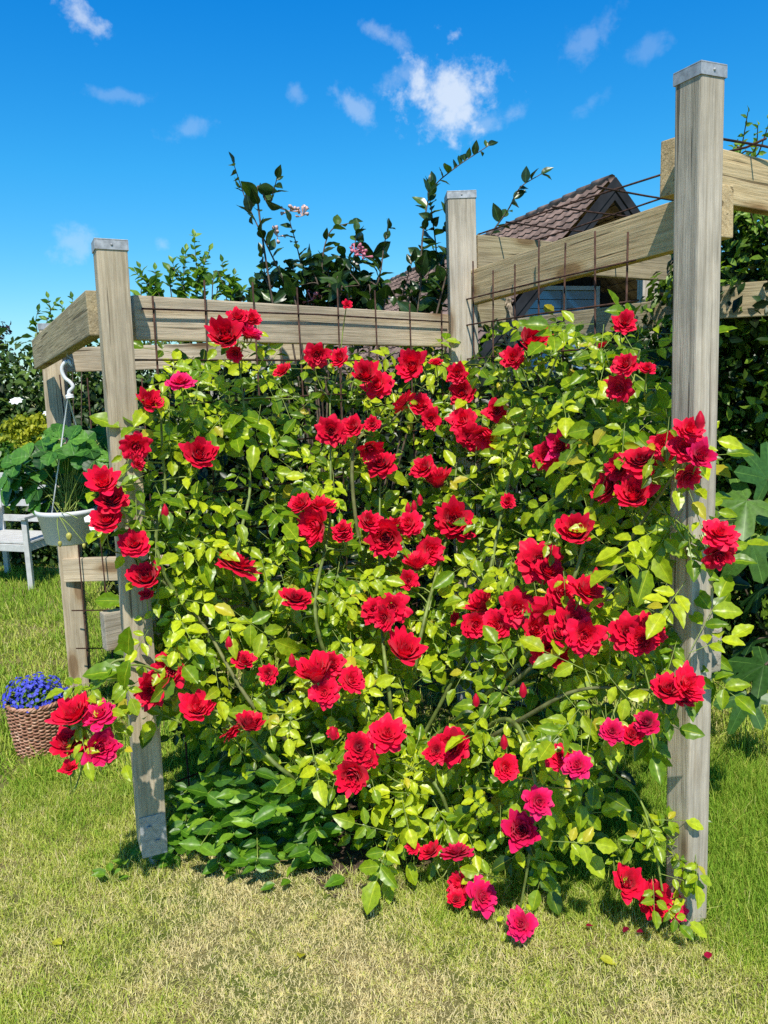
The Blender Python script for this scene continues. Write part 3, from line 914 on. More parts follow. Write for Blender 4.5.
# climber smothering the right bay
bl = []
for x, y, Y, r, h_ in ((730, 280, 3.55, .28, .42), (770, 300, 3.5, .3, .5), (720, 420, 3.8, .32, .5), (780, 440, 3.7, .4, .6), (740, 600, 4.1, .5, .55), (800, 620, 3.9, .5, .6), (850, 300, 3.4, .4, .6), (870, 520, 3.5, .5, .8), (690, 330, 3.9, .28, .3), (700, 480, 4.3, .4, .6)):
    p = at(x, y, Y); bl.append(((p[0], Y, p[2]), (r, .35, h_)))
shrub('pergola_climber', 'dense dark green climber covering the right bay of the pergola', 'climber', (2.0, 3.6, 0), bl, 26000, .050, M['climber_leaf'], (.58, .36), r0=.006, ns=10)
# roof growth of the same bay: a separate vine trailing over the top boards
tips = []
for (a, b, c) in (((745, 190), (760, 150), (775, 105)), ((735, 170), (742, 145), (748, 112)), ((760, 200), (790, 150), (800, 110)), ((740, 175), (755, 150), (758, 125))):
    tips.append([at(a[0] + 25, 330, 3.75), at(*a, 3.1), at(*b, 2.9), at(*c, 2.8)])
shoots('trailing_vine', 'wispy light green vine shoots curling above the right hand beam', 'vine', (2.0, 3.95, 0), tips, M['pear_leaf'], .045, 2.9, M['bark'], .03, clump=2, tint=(.6, .25))

# ------------------------------------------------------------------ honeysuckle above the front beam
Yh = 3.62
def hp(*xy): return [at(x, y, Yh + rng.normal(0, .05)) for x, y in xy]
ht = [hp((300, 330), (285, 285), (262, 235), (246, 200), (234, 165)), hp((262, 235), (270, 205), (277, 178)), hp((330, 320), (322, 270), (330, 232), (352, 222)), hp((310, 320), (300, 260), (290, 222)),
      hp((340, 330), (352, 280), (356, 232)), hp((360, 330), (378, 282), (384, 246), (388, 228)), hp((415, 330), (420, 270), (424, 225), (432, 190), (455, 168), (488, 146)),
      hp((420, 330), (436, 270), (432, 215), (428, 192)), hp((440, 300), (452, 250), (446, 215)), hp((290, 330), (268, 285), (262, 255)), hp((350, 330), (330, 290), (305, 270)), hp((370, 330), (362, 290), (340, 262)),
      hp((460, 300), (488, 240), (508, 210), (520, 188), (541, 174)), hp((320, 330), (345, 300), (390, 300)), hp((380, 330), (400, 300), (412, 262)), hp((300, 330), (280, 300), (255, 290)), hp((320, 310), (312, 280), (330, 268)), hp((340, 320), (340, 290), (368, 285)),
      hp((310, 315), (318, 285), (300, 285)), hp((405, 330), (415, 300), (430, 270))]
hs = shoots('honeysuckle', 'dark leaved honeysuckle sprawling over the front beam with tall shoots against the sky', 'climber', tuple(at(340, 600, Yh) * [1, 1, 0]), ht, M['honey_leaf'], .100, Yh, M['bark'], .030, clump=1, tint=(.45, .3), r=.006, foliage='leaves')
hb = [((at(x, y, Yh + .08)[0], Yh + .1, at(x, y, Yh)[2]), (rx, .12, rz_)) for x, y, rx, rz_ in ((275, 285, .13, .10), (315, 275, .17, .13), (350, 268, .12, .15), (375, 292, .08, .07), (325, 300, .20, .06), (255, 295, .09, .08), (412, 300, .05, .06), (440, 275, .04, .12))]
crown('leaf_clumps', M['honey_leaf'], hs, hb, 340, .078, (.5, .3), T_ELL)
# pinkish white trumpet flowers
def trumpet_cluster(p, n, mat_):
    lst = []
    for i in range(n):
        d = nz(rdir(1)[0] + np.array([0, -.4, .6]))
        lst.append((np.array([p, p + d * .02, p + d * .035 + [0, 0, .003], p + d * .042 + rng.normal(0, .004, 3)]), np.array([.0018, .0025, .005, .009])))
    return lst
mfl = simple('trumpet_petal', (.72, .50, .46), .6, 0, .15, 40)
mfp = simple('pink_trumpet_petal', (.70, .22, .30), .6, 0, .15, 40)
for (x, y) in ((290, 211), (302, 216), (277, 236)):
    link('flower', tubes_mesh('flower', trumpet_cluster(at(x, y, Yh), 7, mfl), 6), mfl, hs)
for (x, y) in ((355, 252), (363, 256), (312, 300)):
    link('flower', tubes_mesh('flower', trumpet_cluster(at(x, y, Yh), 7, mfp), 6), mfp, hs)
# dry twisted vine stem clinging beside the corner post
e = empty('dry_vine_stem', (.62, 3.40, 0), 'dry peeling twisted vine stem hanging beside the corner post under the right beam', 'vine stem')
lst = []
for i in range(9):
    c = [at(508 + rng.normal(0, 3), 300, 3.34), at(511 + rng.normal(0, 4), 330, 3.32), at(509 + rng.normal(0, 4), 365, 3.33), at(506 + rng.normal(0, 5), 430, 3.36), np.array([.62 + rng.normal(0, .03), 3.4, 0])]
    lst.append((spline(c, 8) + rng.normal(0, .004, (32, 3)), np.linspace(.006, .012, 32)))
link('stem', tubes_mesh('stem', lst, 5), M['dry_bark'], e)

# ------------------------------------------------------------------ left-hand details
# white hanging pot and its strawberry plant
hpY = 3.02
ptop = at(68, 508, hpY); pc = np.array([ptop[0], hpY, 0]); zt = ptop[2]; zb = at(66, 542, hpY)[2]
hang = empty('hanging_pot', (pc[0], hpY, zb), 'white plastic pot hanging on a curly hook from the sloping side board', 'plant pot')


def lathe(name, prof, mat, parent, c, seg=40):
    V, Fq = [], []
    for (r, z) in prof:
        for j in range(seg):
            a = 2 * math.pi * j / seg; V.append((c[0] + r * math.cos(a), c[1] + r * math.sin(a), c[2] + z))
    for i in range(len(prof) - 1):
        for j in range(seg):
            k = (j + 1) % seg; Fq.append((i * seg + j, i * seg + k, (i + 1) * seg + k, (i + 1) * seg + j))
    return link(name, fast_mesh(name, np.array(V), np.array(Fq)), mat, parent)


ph = zt - zb
lathe('pot', [(.002, 0), (.086, 0), (.094, .006), (.116, ph - .02), (.121, ph - .018), (.123, ph), (.116, ph), (.111, ph - .03), (.109, ph - .04), (.002, ph - .04)], M['white_plastic'], hang, (pc[0], hpY, zb))
msoil = simple('potting_soil', (.05, .035, .025), 1, 0, .4, 80, .8)
lathe('soil', [(.001, 0), (.108, -.002)], msoil, hang, (pc[0], hpY, zb + ph - .035))
apex = at(68, 397, hpY)
st = []
for k in range(3):
    a = k * 2.094 + .4
    rim = np.array([pc[0] + .117 * math.cos(a), hpY + .117 * math.sin(a), zt])
    st.append((np.array([apex + (rim - apex) * t for t in (0, .5, 1)]), .0028))
link('hanger_strap', tubes_mesh('hanger_strap', st, 6), M['white_plastic'], hang)
hk = [at(x, y, hpY) for x, y in ((70, 398), (69, 392), (73, 387), (70, 382), (65, 378), (62, 371), (63, 365), (68, 361), (72, 366))]
p = spline(hk, 6); w = np.full(len(p), .0075); w[:4] = .016; w[-6:] = np.linspace(.008, .004, 6)
link('hook', tubes_mesh('hook', [(p, w)], 8), M['white_plastic'], hang)
p = spline([at(72, 367, hpY), at(73, 360, hpY), at(68, 356, hpY), at(66, 350, hpY), at(66, 343, hpY)], 6)
link('ceiling_hook', tubes_mesh('ceiling_hook', [(p, .003)], 6), M['zinc'], hang)

sb = empty('strawberry_plant', (pc[0], hpY, zt - .03), 'leafy strawberry plant with toothed dark leaves overflowing the white hanging pot', 'plant')
P_, D_, N_, S_, st = [], [], [], [], []
base = np.array([pc[0], hpY, zt - .03])
spots = [(25, 495), (40, 470), (58, 450), (80, 447), (97, 440), (85, 468), (60, 480), (35, 485), (95, 460), (75, 492), (50, 500), (100, 480), (20, 475), (65, 460), (45, 452), (88, 480), (70, 440), (12, 490), (105, 465), (55, 470), (80, 500), (30, 455), (90, 450), (66, 505), (40, 500), (102, 495), (18, 462), (8, 478), (74, 475), (50, 485), (94, 492), (60, 438), (112, 455), (28, 476), (84, 455)]
spots = [q for q in spots if q[1] < 503]
for (x, y) in spots + [(x + rng.uniform(-9, 9), y + rng.uniform(-9, 9)) for x, y in spots]:
    c = at(x, y, hpY + (rng.uniform(-.03, .12) if y > 462 else rng.uniform(-.16, .12)))
    d0 = nz(c - base)
    st.append((spline([base + rng.normal(0, .02, 3), (base + c) / 2 + [0, 0, .05], c], 6), .002))
    nn = nz(np.array([d0[0] * .5, -.75, .7]) + rng.normal(0, .25, 3))
    fwd = nz(d0 - np.array([0, 0, .6]) + rng.normal(0, .2, 3)); fwd = nz(fwd - nn * np.dot(fwd, nn)); sd = np.cross(fwd, nn)
    for ang in (-1.25, 0, 1.25):
        P_.append(c); D_.append(fwd * math.cos(ang) + sd * math.sin(ang)); N_.append(nz(nn + rng.normal(0, .12, 3))); S_.append(rng.uniform(.055, .080))
scatter('leaves', T_ROUND, np.array(P_), np.array(D_), np.array(N_), np.array(S_), rng.uniform(.1, .5, len(P_)), np.clip(rng.normal(.52, .25, len(P_)), 0, 1), M['straw_leaf'], sb)
# runners with unripe berries
for (x, y) in ((69, 536), (60, 543), (84, 545), (78, 521)):
    c = at(x, y, hpY - .16)
    st.append((spline([base + [0, -.1, .02], (base + c) / 2 + [0, -.06, .03], c + [0, 0, .01]], 6), .0016))
link('stems', tubes_mesh('stems', st, 5), M['stem'], sb)
mber = simple('unripe_berry', (.55, .52, .12), .45, 0, .2, 60, .3)
for (x, y, r) in ((69, 537, .013), (60, 544, .009), (84, 546, .008)):
    c = at(x, y, hpY - .16); bm = bmesh.new()
    bmesh.ops.create_uvsphere(bm, u_segments=10, v_segments=8, radius=r)
    for v in bm.verts:
        t_ = (v.co.z / r + 1) / 2; v.co.x *= .55 + .5 * t_; v.co.y *= .55 + .5 * t_; v.co.z *= 1.3; v.co += Vector(tuple(c))
    bm_obj('berry', bm, mber, sb, True)
mwh = simple('white_flower_petal', (.85, .86, .82), .6, 0, .05, 40)
def daisy(p, nrm, r, n=6):
    """flat flower of n petals: verts/faces"""
    nrm = nz(nrm); a = nz(np.cross(nrm, [.3, .5, .8])); b = np.cross(nrm, a)
    V, Fq = [], []
    for i in range(n):
        th = i * 2 * math.pi / n; d = a * math.cos(th) + b * math.sin(th); s = -a * math.sin(th) + b * math.cos(th)
        w = r * math.sin(math.pi / n) * .95
        k = len(V); V += [p, p + d * r * .6 - s * w + nrm * r * .1, p + d * r + nrm * r * .02, p + d * r * .6 + s * w + nrm * r * .1]
        Fq.append((k, k + 1, k + 2, k + 3))
    return V, Fq
for (x, y) in ((88, 519), (93, 527)):
    V, Fq = daisy(at(x, y, hpY - .18), np.array([.1, -.8, .5]), .016, 5)
    link('flower', fast_mesh('flower', np.array(V), np.array(Fq)), mwh, sb)

# yellow-green perennial and white flowers behind the pot
e = shrub('spurge', 'clump of yellow green flower heads in front of the tall hedge above the pot', 'plant', tuple(at(30, 560, 7.5) * [1, 1, 0]),
          [((at(x, y, 7.5)[0], 7.5, at(x, y, 7.5)[2]), (.34, .25, .38)) for x, y in ((10, 470), (50, 465), (85, 470), (30, 500), (70, 500), (0, 500))], 4500, .07, M['low_leaf'], (.5, .25), r0=.008, ns=8)
fl = [(12, 425), (25, 432), (35, 428), (20, 438), (45, 440), (52, 428), (8, 435), (30, 445), (58, 436), (38, 418), (22, 420), (64, 430)]
for x, y in fl:
    p = at(x, y, 7.2); crown('flower_head', M['yellow_leaf'], e, [((p[0], 7.2, p[2]), (.075, .08, .05))], 90, .05, (.6, .2), T_SMALL)
for i, (x, y, r) in enumerate(((16, 401, .065), (48, 413, .05))):
    p = at(x, y, 7.3)
    e = empty('white_flower', (p[0], 7.3, 0), ('white open flower on a thin stalk at the hedge, higher of two' if i == 0 else 'small white flower on a thin stalk behind the hanging straps'), 'flower')
    V, Fq = daisy(p, np.array([.1, -.5, .8]), r, 8); link('petals', fast_mesh('petals', np.array(V), np.array(Fq)), mwh, e)
    link('stalk', tubes_mesh('stalk', [(np.array([[p[0], 7.4, 0], [p[0] + .03, 7.35, p[2] * .5], p]), .004)], 5), M['stem'], e)

# garden chair
def build_chair():
    A, B, C_ = on(32, 590), on(63, 576), on(8, 573)
    D = A + C_ - B
    ch = empty('garden_chair', tuple((A + C_) / 2), 'pale grey wooden garden armchair standing on the lawn by the hedge', 'chair')
    up = np.array([0, 0, 1.0])
    def bar(name, a, b, w, hgt, parent=ch):
        m, L = frame_mat(a, b); bm = bmesh.new(); add_box(bm, (0, 0, 0), (L, w, hgt), m, .004); return bm_obj(name, bm, M['chair_paint'], parent)
    for p, h_ in ((A, .60), (D, .60), (B, .62), (C_, .92)):
        bar('leg', p + up * 0, p + up * h_, .042, .042)
    bar('leg', B + up * .625, B + up * .92, .045, .045)
    ax = nz(A - B); ay = nz(B - C_)
    for i in range(6):
        t = (i + .5) / 6
        a = C_ * (1 - t) + D * t; b = B * (1 - t) + A * t
        bar('seat_slat', a - ay * .02 + up * .40, b + ay * .02 + up * .40, .07, .02)
    for a, b in ((A, D), (B, C_), (A, B), (D, C_)):
        bar('apron', a * .96 + b * .04 + up * .355, b * .96 + a * .04 + up * .355, .022, .06)
    bar('armrest', A + ax * .05 + up * .612, B + up * .612 + ax * .03, .07, .024); bar('armrest', D + ax * .05 + up * .612, C_ + up * .612 + ax * .03, .07, .024)
    for z in (.52, .66, .80, .90): bar('back_slat', C_ + ay * .026 + up * z, B - ay * .024 + up * z, .02, .06)


build_chair()

# wicker basket with lobelia
def build_basket():
    c = on(42, 749); r0, r1 = .098, .126; Hb = .235
    e = empty('wicker_basket', tuple(c), 'brown woven wicker basket with dark handle standing on the grass', 'basket')
    m, nt, out = new_mat('wicker')
    tc = N(nt, 'ShaderNodeTexCoord'); no = N(nt, 'ShaderNodeTexNoise', i_Scale=45, i_Detail=4); nt.links.new(tc.outputs['Object'], no.inputs['Vector'])
    r = ramp(nt, no.outputs[0], [(.3, (.20, .08, .045)), (.5, (.42, .20, .12)), (.72, (.66, .42, .29))])
    b = N(nt, 'ShaderNodeBsdfPrincipled', i_Roughness=.55); nt.links.new(r.outputs[0], b.inputs['Base Color']); nt.links.new(b.outputs[0], out.inputs[0])
    # willow strands weaving in and out of the stakes
    ns, rows, seg = 30, 27, 180
    lst = []
    for k in range(rows):
        z = .008 + Hb * k / rows; rr = r0 + (r1 - r0) * (k / rows) ** .8
        th = np.arange(seg + 1) * 2 * math.pi / seg
        w = rr + .0055 * np.cos(th * ns / 2 + math.pi * k)
        zz = z + .0015 * np.sin(th * 3 + k)
        lst.append((np.stack([c[0] + w * np.cos(th), c[1] + w * np.sin(th), zz], 1), .0046))
    link('weave', tubes_mesh('weave', lst, 5), m, e)
    lst = []
    for j in range(ns):
        a = (j + .5) * 2 * math.pi / ns
        lst.append((np.array([[c[0] + (r0 + (r1 - r0) * t ** .8) * math.cos(a), c[1] + (r0 + (r1 - r0) * t ** .8) * math.sin(a), .004 + (Hb + .01) * t] for t in (0, .5, 1)]), .004))
    link('stakes', tubes_mesh('stakes', lst, 5), m, e)
    th = np.arange(97) * 2 * math.pi / 96; lst = []
    for ph_ in (0, 2.09, 4.19):
        lst.append((np.stack([c[0] + (r1 + .006 * np.cos(th * 14 + ph_)) * np.cos(th), c[1] + (r1 + .006 * np.cos(th * 14 + ph_)) * np.sin(th), Hb + .006 + .006 * np.sin(th * 14 + ph_)], 1), .0062))
    link('rim', tubes_mesh('rim', lst, 5), m, e)
    mh = simple('dark_handle', (.02, .017, .015), .5, 0, .2, 30)
    t = np.linspace(0, math.pi, 18)
    for sx in (1,):
        hp_ = np.stack([c[0] + .12 + .05 * np.sin(t), c[1] + .06 * np.cos(t), Hb + .0 + .05 * np.sin(t)], 1)
        link('handle', tubes_mesh('handle', [(hp_, .007)], 8), mh, e)
    lathe('soil', [(.001, 0), (r1 - .012, -.004)], msoil, e, (c[0], c[1], Hb - .02))
    # lobelia
    l = empty('lobelia', (c[0], c[1], Hb - .02), 'small bright blue lobelia blooming in the wicker basket', 'flowering plant')
    mblue = simple('lobelia_petal', (.060, .075, .60), .55, 0, .35, 90)
    crown('foliage', M['low_leaf'], l, [((c[0] - .01, c[1], Hb + .02), (.105, .10, .06))], 900, .024, (.45, .25))
    V, Fq, st = [], [], []
    for i in range(430):
        u = rdir(1)[0]; u[2] = abs(u[2]); rad = rng.uniform(.65, 1.28)
        p = np.array([c[0] - .01, c[1], Hb + .0]) + u * np.array([.122, .112, .098]) * rad
        v, f = daisy(p, u + np.array([0, -.4, .3]) + rng.normal(0, .3, 3), rng.uniform(.0065, .0105), 5)
        k = len(V); V += v; Fq += [tuple(q + k for q in ff) for ff in f]
        if i % 4 == 0: st.append((np.array([[c[0], c[1], Hb - .02], p * .5 + np.array([c[0], c[1], Hb]) * .5, p]), .001))
    link('blossoms', fast_mesh('blossoms', np.array(V), np.array(Fq), shade=False), mblue, l)
    link('stems', tubes_mesh('stems', st, 4), M['stem'], l)


build_basket()

# ------------------------------------------------------------------ fig
def build_fig():
    e = empty('fig_tree', (1.62, 2.75, 0), 'fig tree with large lobed leaves leaning in at the right edge', 'tree')
    # lobed outline: angle from the leaf's tip axis, radius
    lob = [(-150, .22), (-128, .46), (-112, .60), (-98, .58), (-84, .34), (-74, .36), (-60, .68), (-46, .82), (-34, .74), (-24, .44), (-14, .62), (-5, .95), (0, 1.0), (5, .95), (14, .62), (24, .44), (34, .74), (46, .82), (60, .68), (74, .36), (84, .34), (98, .58), (112, .60), (128, .46), (150, .22)]
    V, Fq, mid = [], [], []
    rings = (0.0, .35, .7, 1.0)
    for (a, r) in lob:
        a = math.radians(a)
        for q in rings:
            rr = r * q
            V.append((rr * math.sin(a) * .95, rr * math.cos(a) * .95 + .02, .10 * rr * abs(math.sin(3.2 * a)) - .05 * q + .02 * math.sin(9 * a) * q))
            mid.append(.99 if (abs(math.degrees(a)) in (0, 46, 112) or abs(abs(math.degrees(a)) - 46) < 1 or abs(abs(math.degrees(a)) - 112) < 1) else 0)
    nr = len(rings)
    for i in range(len(lob) - 1):
        for j in range(nr - 1):
            a = i * nr + j; Fq.append((a, a + 1, a + nr + 1, a + nr))
    T = (np.array(V), np.array(Fq), np.array(mid))
    specs = [((748, 500), 2.45, .19, (-.85, -.1, -.45), (-.2, -.6, .75), .75), ((752, 540), 2.40, .18, (-.55, -.1, -.85), (.1, -.75, .6), .62), ((768, 480), 2.5, .17, (-.3, 0, .5), (-.1, -.6, .8), .5), ((780, 520), 2.45, .18, (.2, -.2, -.8), (.2, -.6, .7), .5),
             ((748, 695), 2.5, .15, (-.5, -.3, -.7), (0, -.5, .85), .45), ((765, 665), 2.5, .16, (-.8, 0, -.4), (0, -.4, .9), .2), ((735, 665), 2.75, .13, (-.8, 0, -.2), (0, -.2, .9), .08), ((760, 590), 2.8, .15, (-.5, 0, -.6), (0, .1, .9), .05), ((790, 560), 2.6, .17, (-.2, 0, -.9), (.2, -.5, .7), .3), ((755, 640), 2.8, .14, (-.8, 0, -.4), (0, .2, .9), .05),  # lower and inner leaves get low tints, their shade put into colour
             ((800, 470), 2.6, .18, (.5, 0, .4), (0, -.5, .8), .4), ((810, 620), 2.6, .17, (.5, -.2, -.4), (0, -.5, .8), .3)]
    P_ = np.array([at(*s[0], s[1]) for s in specs]); S_ = np.array([s[2] for s in specs])
    D_ = np.array([s[3] for s in specs], float); N_ = np.array([s[4] for s in specs], float)
    st = [(spline([np.array([1.62, 2.75, 0]), np.array([1.6, 2.75, .5]), at(790, 540, 2.65), at(785, 480, 2.6)], 8), np.linspace(.022, .009, 24))]
    for i, s in enumerate(specs):
        lf = scatter('fig_leaf', T, P_[i:i + 1], D_[i:i + 1], N_[i:i + 1], S_[i:i + 1], np.array([.5]), np.array([s[5]]), M['fig_leaf'], e)
        rt = np.array([1.6, 2.72, min(P_[i][2] + .02, .95)])
        st.append((spline([rt, (rt + P_[i]) / 2 + [0, 0, .03], P_[i]], 6), .004))
    link('stems', tubes_mesh('stems', st, 6), M['bark'], e)


build_fig()

# ------------------------------------------------------------------ low shrub at the rose's foot
def low_shrub():
    c = np.array([-.48, 2.62, 0])
    e = empty('periwinkle_shrub', tuple(c), 'low bushy shrub with fresh green oval leaves at the foot of the rose', 'shrub')
    P_, D_, N_, S_, T_, st = [], [], [], [], [], []
    for i in range(88):
        x = rng.uniform(168, 322); ytop = 768 + 25 * abs(x - 250) / 80; y = rng.uniform(ytop, 868)
        Yd = on(x, 884 + rng.uniform(-18, 4))[1]
        tip = at(x, y, Yd + rng.uniform(-.04, .12)); tip[2] = max(tip[2], .03)
        root = np.array([tip[0] * .6 + c[0] * .4 + rng.normal(0, .06), c[1] + rng.uniform(-.05, .3), 0])
        p = spline([root, (root + tip) / 2 + [0, 0, .06], tip], 6); st.append((p, .002))
        for k in range(5):
            q = p[-1 - k * 2]
            tg = nz(p[-1] - p[-4])
            for s in (-1, 1):
                lat = nz(np.cross(tg, [0, 0, 1]) * s + rng.normal(0, .3, 3))
                P_.append(q); D_.append(nz(lat + tg * .5)); N_.append(nz(np.array([.0, -.45, .8]) + rng.normal(0, .35, 3))); S_.append(rng.uniform(.035, .085)); T_.append(np.clip(rng.normal(.52, .26) - .10 * k, 0, 1))
    for (x, y, s) in ((345, 878, .075), (368, 872, .08), (275, 884, .05), (290, 880, .05), (350, 850, .06)):
        P_.append(on(x, y, .03)); D_.append(nz(rng.normal(0, 1, 3) * [1, 1, .1])); N_.append(np.array([0, -.35, .9])); S_.append(s); T_.append(.55)
    scatter('leaves', T_ELL, np.array(P_), np.array(D_), np.array(N_), np.array(S_), rng.uniform(0, .6, len(P_)), np.array(T_), M['low_leaf'], e)
    link('stems', tubes_mesh('stems', st, 4), M['stem'], e)


low_shrub()

# ------------------------------------------------------------------ climbing rose
def T_depth(x):
    il, ic, ir = 1 / 2.40, 1 / 3.36, 1 / 2.04
    l = il + (ic - il) * (x - 130) / 330; r = ic + (ir - ic) * (x - 460) / 230
    return 1 / np.clip(np.where(x < 460, l, r), .1, ir * 1.0) if np.ndim(x) else 1 / min(l if x < 460 else r, ir)


def shell(x, y):
    x = np.asarray(x, float); y = np.asarray(y, float)
    T = np.where(x < 460, 1 / np.minimum(1 / 2.40 + (1 / 3.36 - 1 / 2.40) * (x - 130) / 330, 1 / 2.30), 1 / np.minimum(1 / 3.36 + (1 / 2.04 - 1 / 3.36) * (x - 460) / 230, 1 / 2.0))
    c = np.clip(1 - np.abs(x - 455) / np.where(x < 455, 335, 245), 0, 1) ** np.where(x < 455, 1.15, .75)
    s = smooth(380, 830, y)
    D = T - .10 - 1.0 * s * c
    yg = 1.6 * 770 / np.maximum(y - 382 - (384 - x) * .031, 30) * .97
    return np.minimum(D, yg - .10)


ROOT = np.array([.0, 2.85, 0])
rose = empty('climbing_rose', tuple(ROOT), 'large climbing rose bush covered in red double blooms on the wire mesh of the pergola', 'rose bush')


def make_bloom(seed, openness=1.0):
    """one double rose of radius 1, opening along +Z"""
    r_ = np.random.default_rng(seed)
    Vs, Fs, Ts, off = [], [], [], 0
    # (count, tilt at base, tilt at tip (deg from the axis), length, half-angle, base radius)
    rings = [(3, -8, -60, .22, 1.5, .05), (5, 4, -24, .38, 1.0, .09), (6, 12, 2, .48, .85, .13), (7, 24, 30, .60, .74, .17), (8, 36, 52, .74, .66, .20), (9, 50, 78, .86, .58, .22), (9, 66, 102, .92, .56, .22)]
    nu, nv = 10, 7
    for ri, (n, t0, t1, Ln, da, rb) in enumerate(rings):
        t0 *= openness; t1 = t1 * openness if t1 > 0 else t1
        ph0 = r_.uniform(0, 6.28)
        for k in range(n):
            phi = ph0 + 2 * math.pi * k / n + r_.normal(0, .2)
            L = Ln * r_.uniform(.82, 1.16); d1 = r_.normal(0, 13); curl = r_.uniform(.4, 1.4); w1 = r_.uniform(0, 6.28); rg = r_.uniform(0, 1.3)
            rr, zz = rb, -.045 * ri
            prof = []
            for j in range(nv + 1):
                t = j / nv
                ang = math.radians(t0 + (t1 + d1 - t0) * t ** 1.2)
                prof.append((rr, zz))
                rr += L / nv * math.sin(ang); zz += L / nv * math.cos(ang)
            V = np.zeros((nv + 1, nu + 1, 3)); tt = np.zeros((nv + 1, nu + 1))
            for j in range(nv + 1):
                for i in range(nu + 1):
                    u = -1 + 2 * i / nu
                    t = j / nv * (1 - .40 * abs(u) ** 2.3 + .03 * math.sin(5 * u + w1))
                    f = t * nv; a = min(int(f), nv - 1); q = f - a
                    R_ = prof[a][0] * (1 - q) + prof[a + 1][0] * q; Z_ = prof[a][1] * (1 - q) + prof[a + 1][1] * q
                    wid = da * (.45 + .78 * math.sin(min(t, 1) * 2.3))
                    A = phi + u * wid / (1 + .55 * R_)
                    ruff = (.03 + .05 * rg) * math.sin(4 * u + w1) * t ** 2 + (.008 + .014 * rg) * math.sin(7 * u + 2 * w1) * t ** 3
                    R2 = R_ + ruff * .7 + .05 * curl * t ** 2 * abs(u) ** 2
                    V[j, i] = (R2 * math.cos(A), R2 * math.sin(A), Z_ + ruff - .04 * curl * abs(u) ** 3 * t ** 2)
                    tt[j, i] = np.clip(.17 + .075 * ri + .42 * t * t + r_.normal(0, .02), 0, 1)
            Fq = np.array([(j * (nu + 1) + i, j * (nu + 1) + i + 1, (j + 1) * (nu + 1) + i + 1, (j + 1) * (nu + 1) + i) for j in range(nv) for i in range(nu)])
            Vs.append(V.reshape(-1, 3)); Fs.append(Fq + off); off += V.shape[0] * V.shape[1]; Ts.append(np.clip(tt.reshape(-1) + r_.normal(0, .08), 0, 1))
    # the tight heart: a closed dome under the innermost petals
    na, nb_ = 10, 4
    dome = np.array([[.30 * math.sin(b * .5 * math.pi / nb_ + .02) * math.cos(a * 6.2832 / na) * (1 + .1 * math.sin(3 * a)), .30 * math.sin(b * .5 * math.pi / nb_ + .02) * math.sin(a * 6.2832 / na) * (1 + .1 * math.cos(4 * a)), -.04 + .22 * math.cos(b * .5 * math.pi / nb_) - .10 * (b == 0) - .22 * (b == nb_)] for b in range(nb_ + 1) for a in range(na)])
    df = np.array([(b * na + a, b * na + (a + 1) % na, (b + 1) * na + (a + 1) % na, (b + 1) * na + a) for b in range(nb_) for a in range(na)])
    Vs.append(dome); Fs.append(df + off); Ts.append(np.repeat(np.linspace(.35, .15, nb_ + 1), na) + r_.uniform(-.1, .1, len(dome)))
    V = np.concatenate(Vs); F_ = np.concatenate(Fs); t = np.concatenate(Ts)
    V[:, 2] -= .12
    V /= np.percentile(np.hypot(V[:, 0], V[:, 1]), 97)
    return V, F_, np.stack([t, t, t], 1)


OPEN = (1.0, .85, 1.05, .55, 1.0, .6, .9, 1.12, .75, .95, .45, 1.08, .8, 1.0)
bloom_red, bloom_mag = [], []
for i in range(14):
    V, F_, tt = make_bloom(100 + i, OPEN[i])
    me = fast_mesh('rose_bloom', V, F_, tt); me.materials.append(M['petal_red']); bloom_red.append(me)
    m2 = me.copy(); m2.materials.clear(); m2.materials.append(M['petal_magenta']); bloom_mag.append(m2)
# calyx: five narrow sepals and a hip
cv, cf = [], []
for k in range(5):
    a = k * 1.2566
    for (r, z, w) in ((.08, -.52, .07), (.30, -.50, .10), (.52, -.58, .07), (.66, -.70, .01)):
        for s in (-1, 1):
            cv.append((r * math.cos(a) - s * w * math.sin(a), r * math.sin(a) + s * w * math.cos(a), z))
    b = k * 8
    for i in range(3): cf.append((b + 2 * i, b + 2 * i + 1, b + 2 * i + 3, b + 2 * i + 2))
hv, hf = tube_arrays(np.array([[0, 0, -.86], [0, 0, -.74], [0, 0, -.62], [0, 0, -.50]]), np.array([.04, .09, .12, .10]), 8)
calyx = fast_mesh('calyx', np.vstack([np.array(cv), hv]), np.vstack([np.array(cf), hf + len(cv)])); calyx.materials.append(M['stem'])

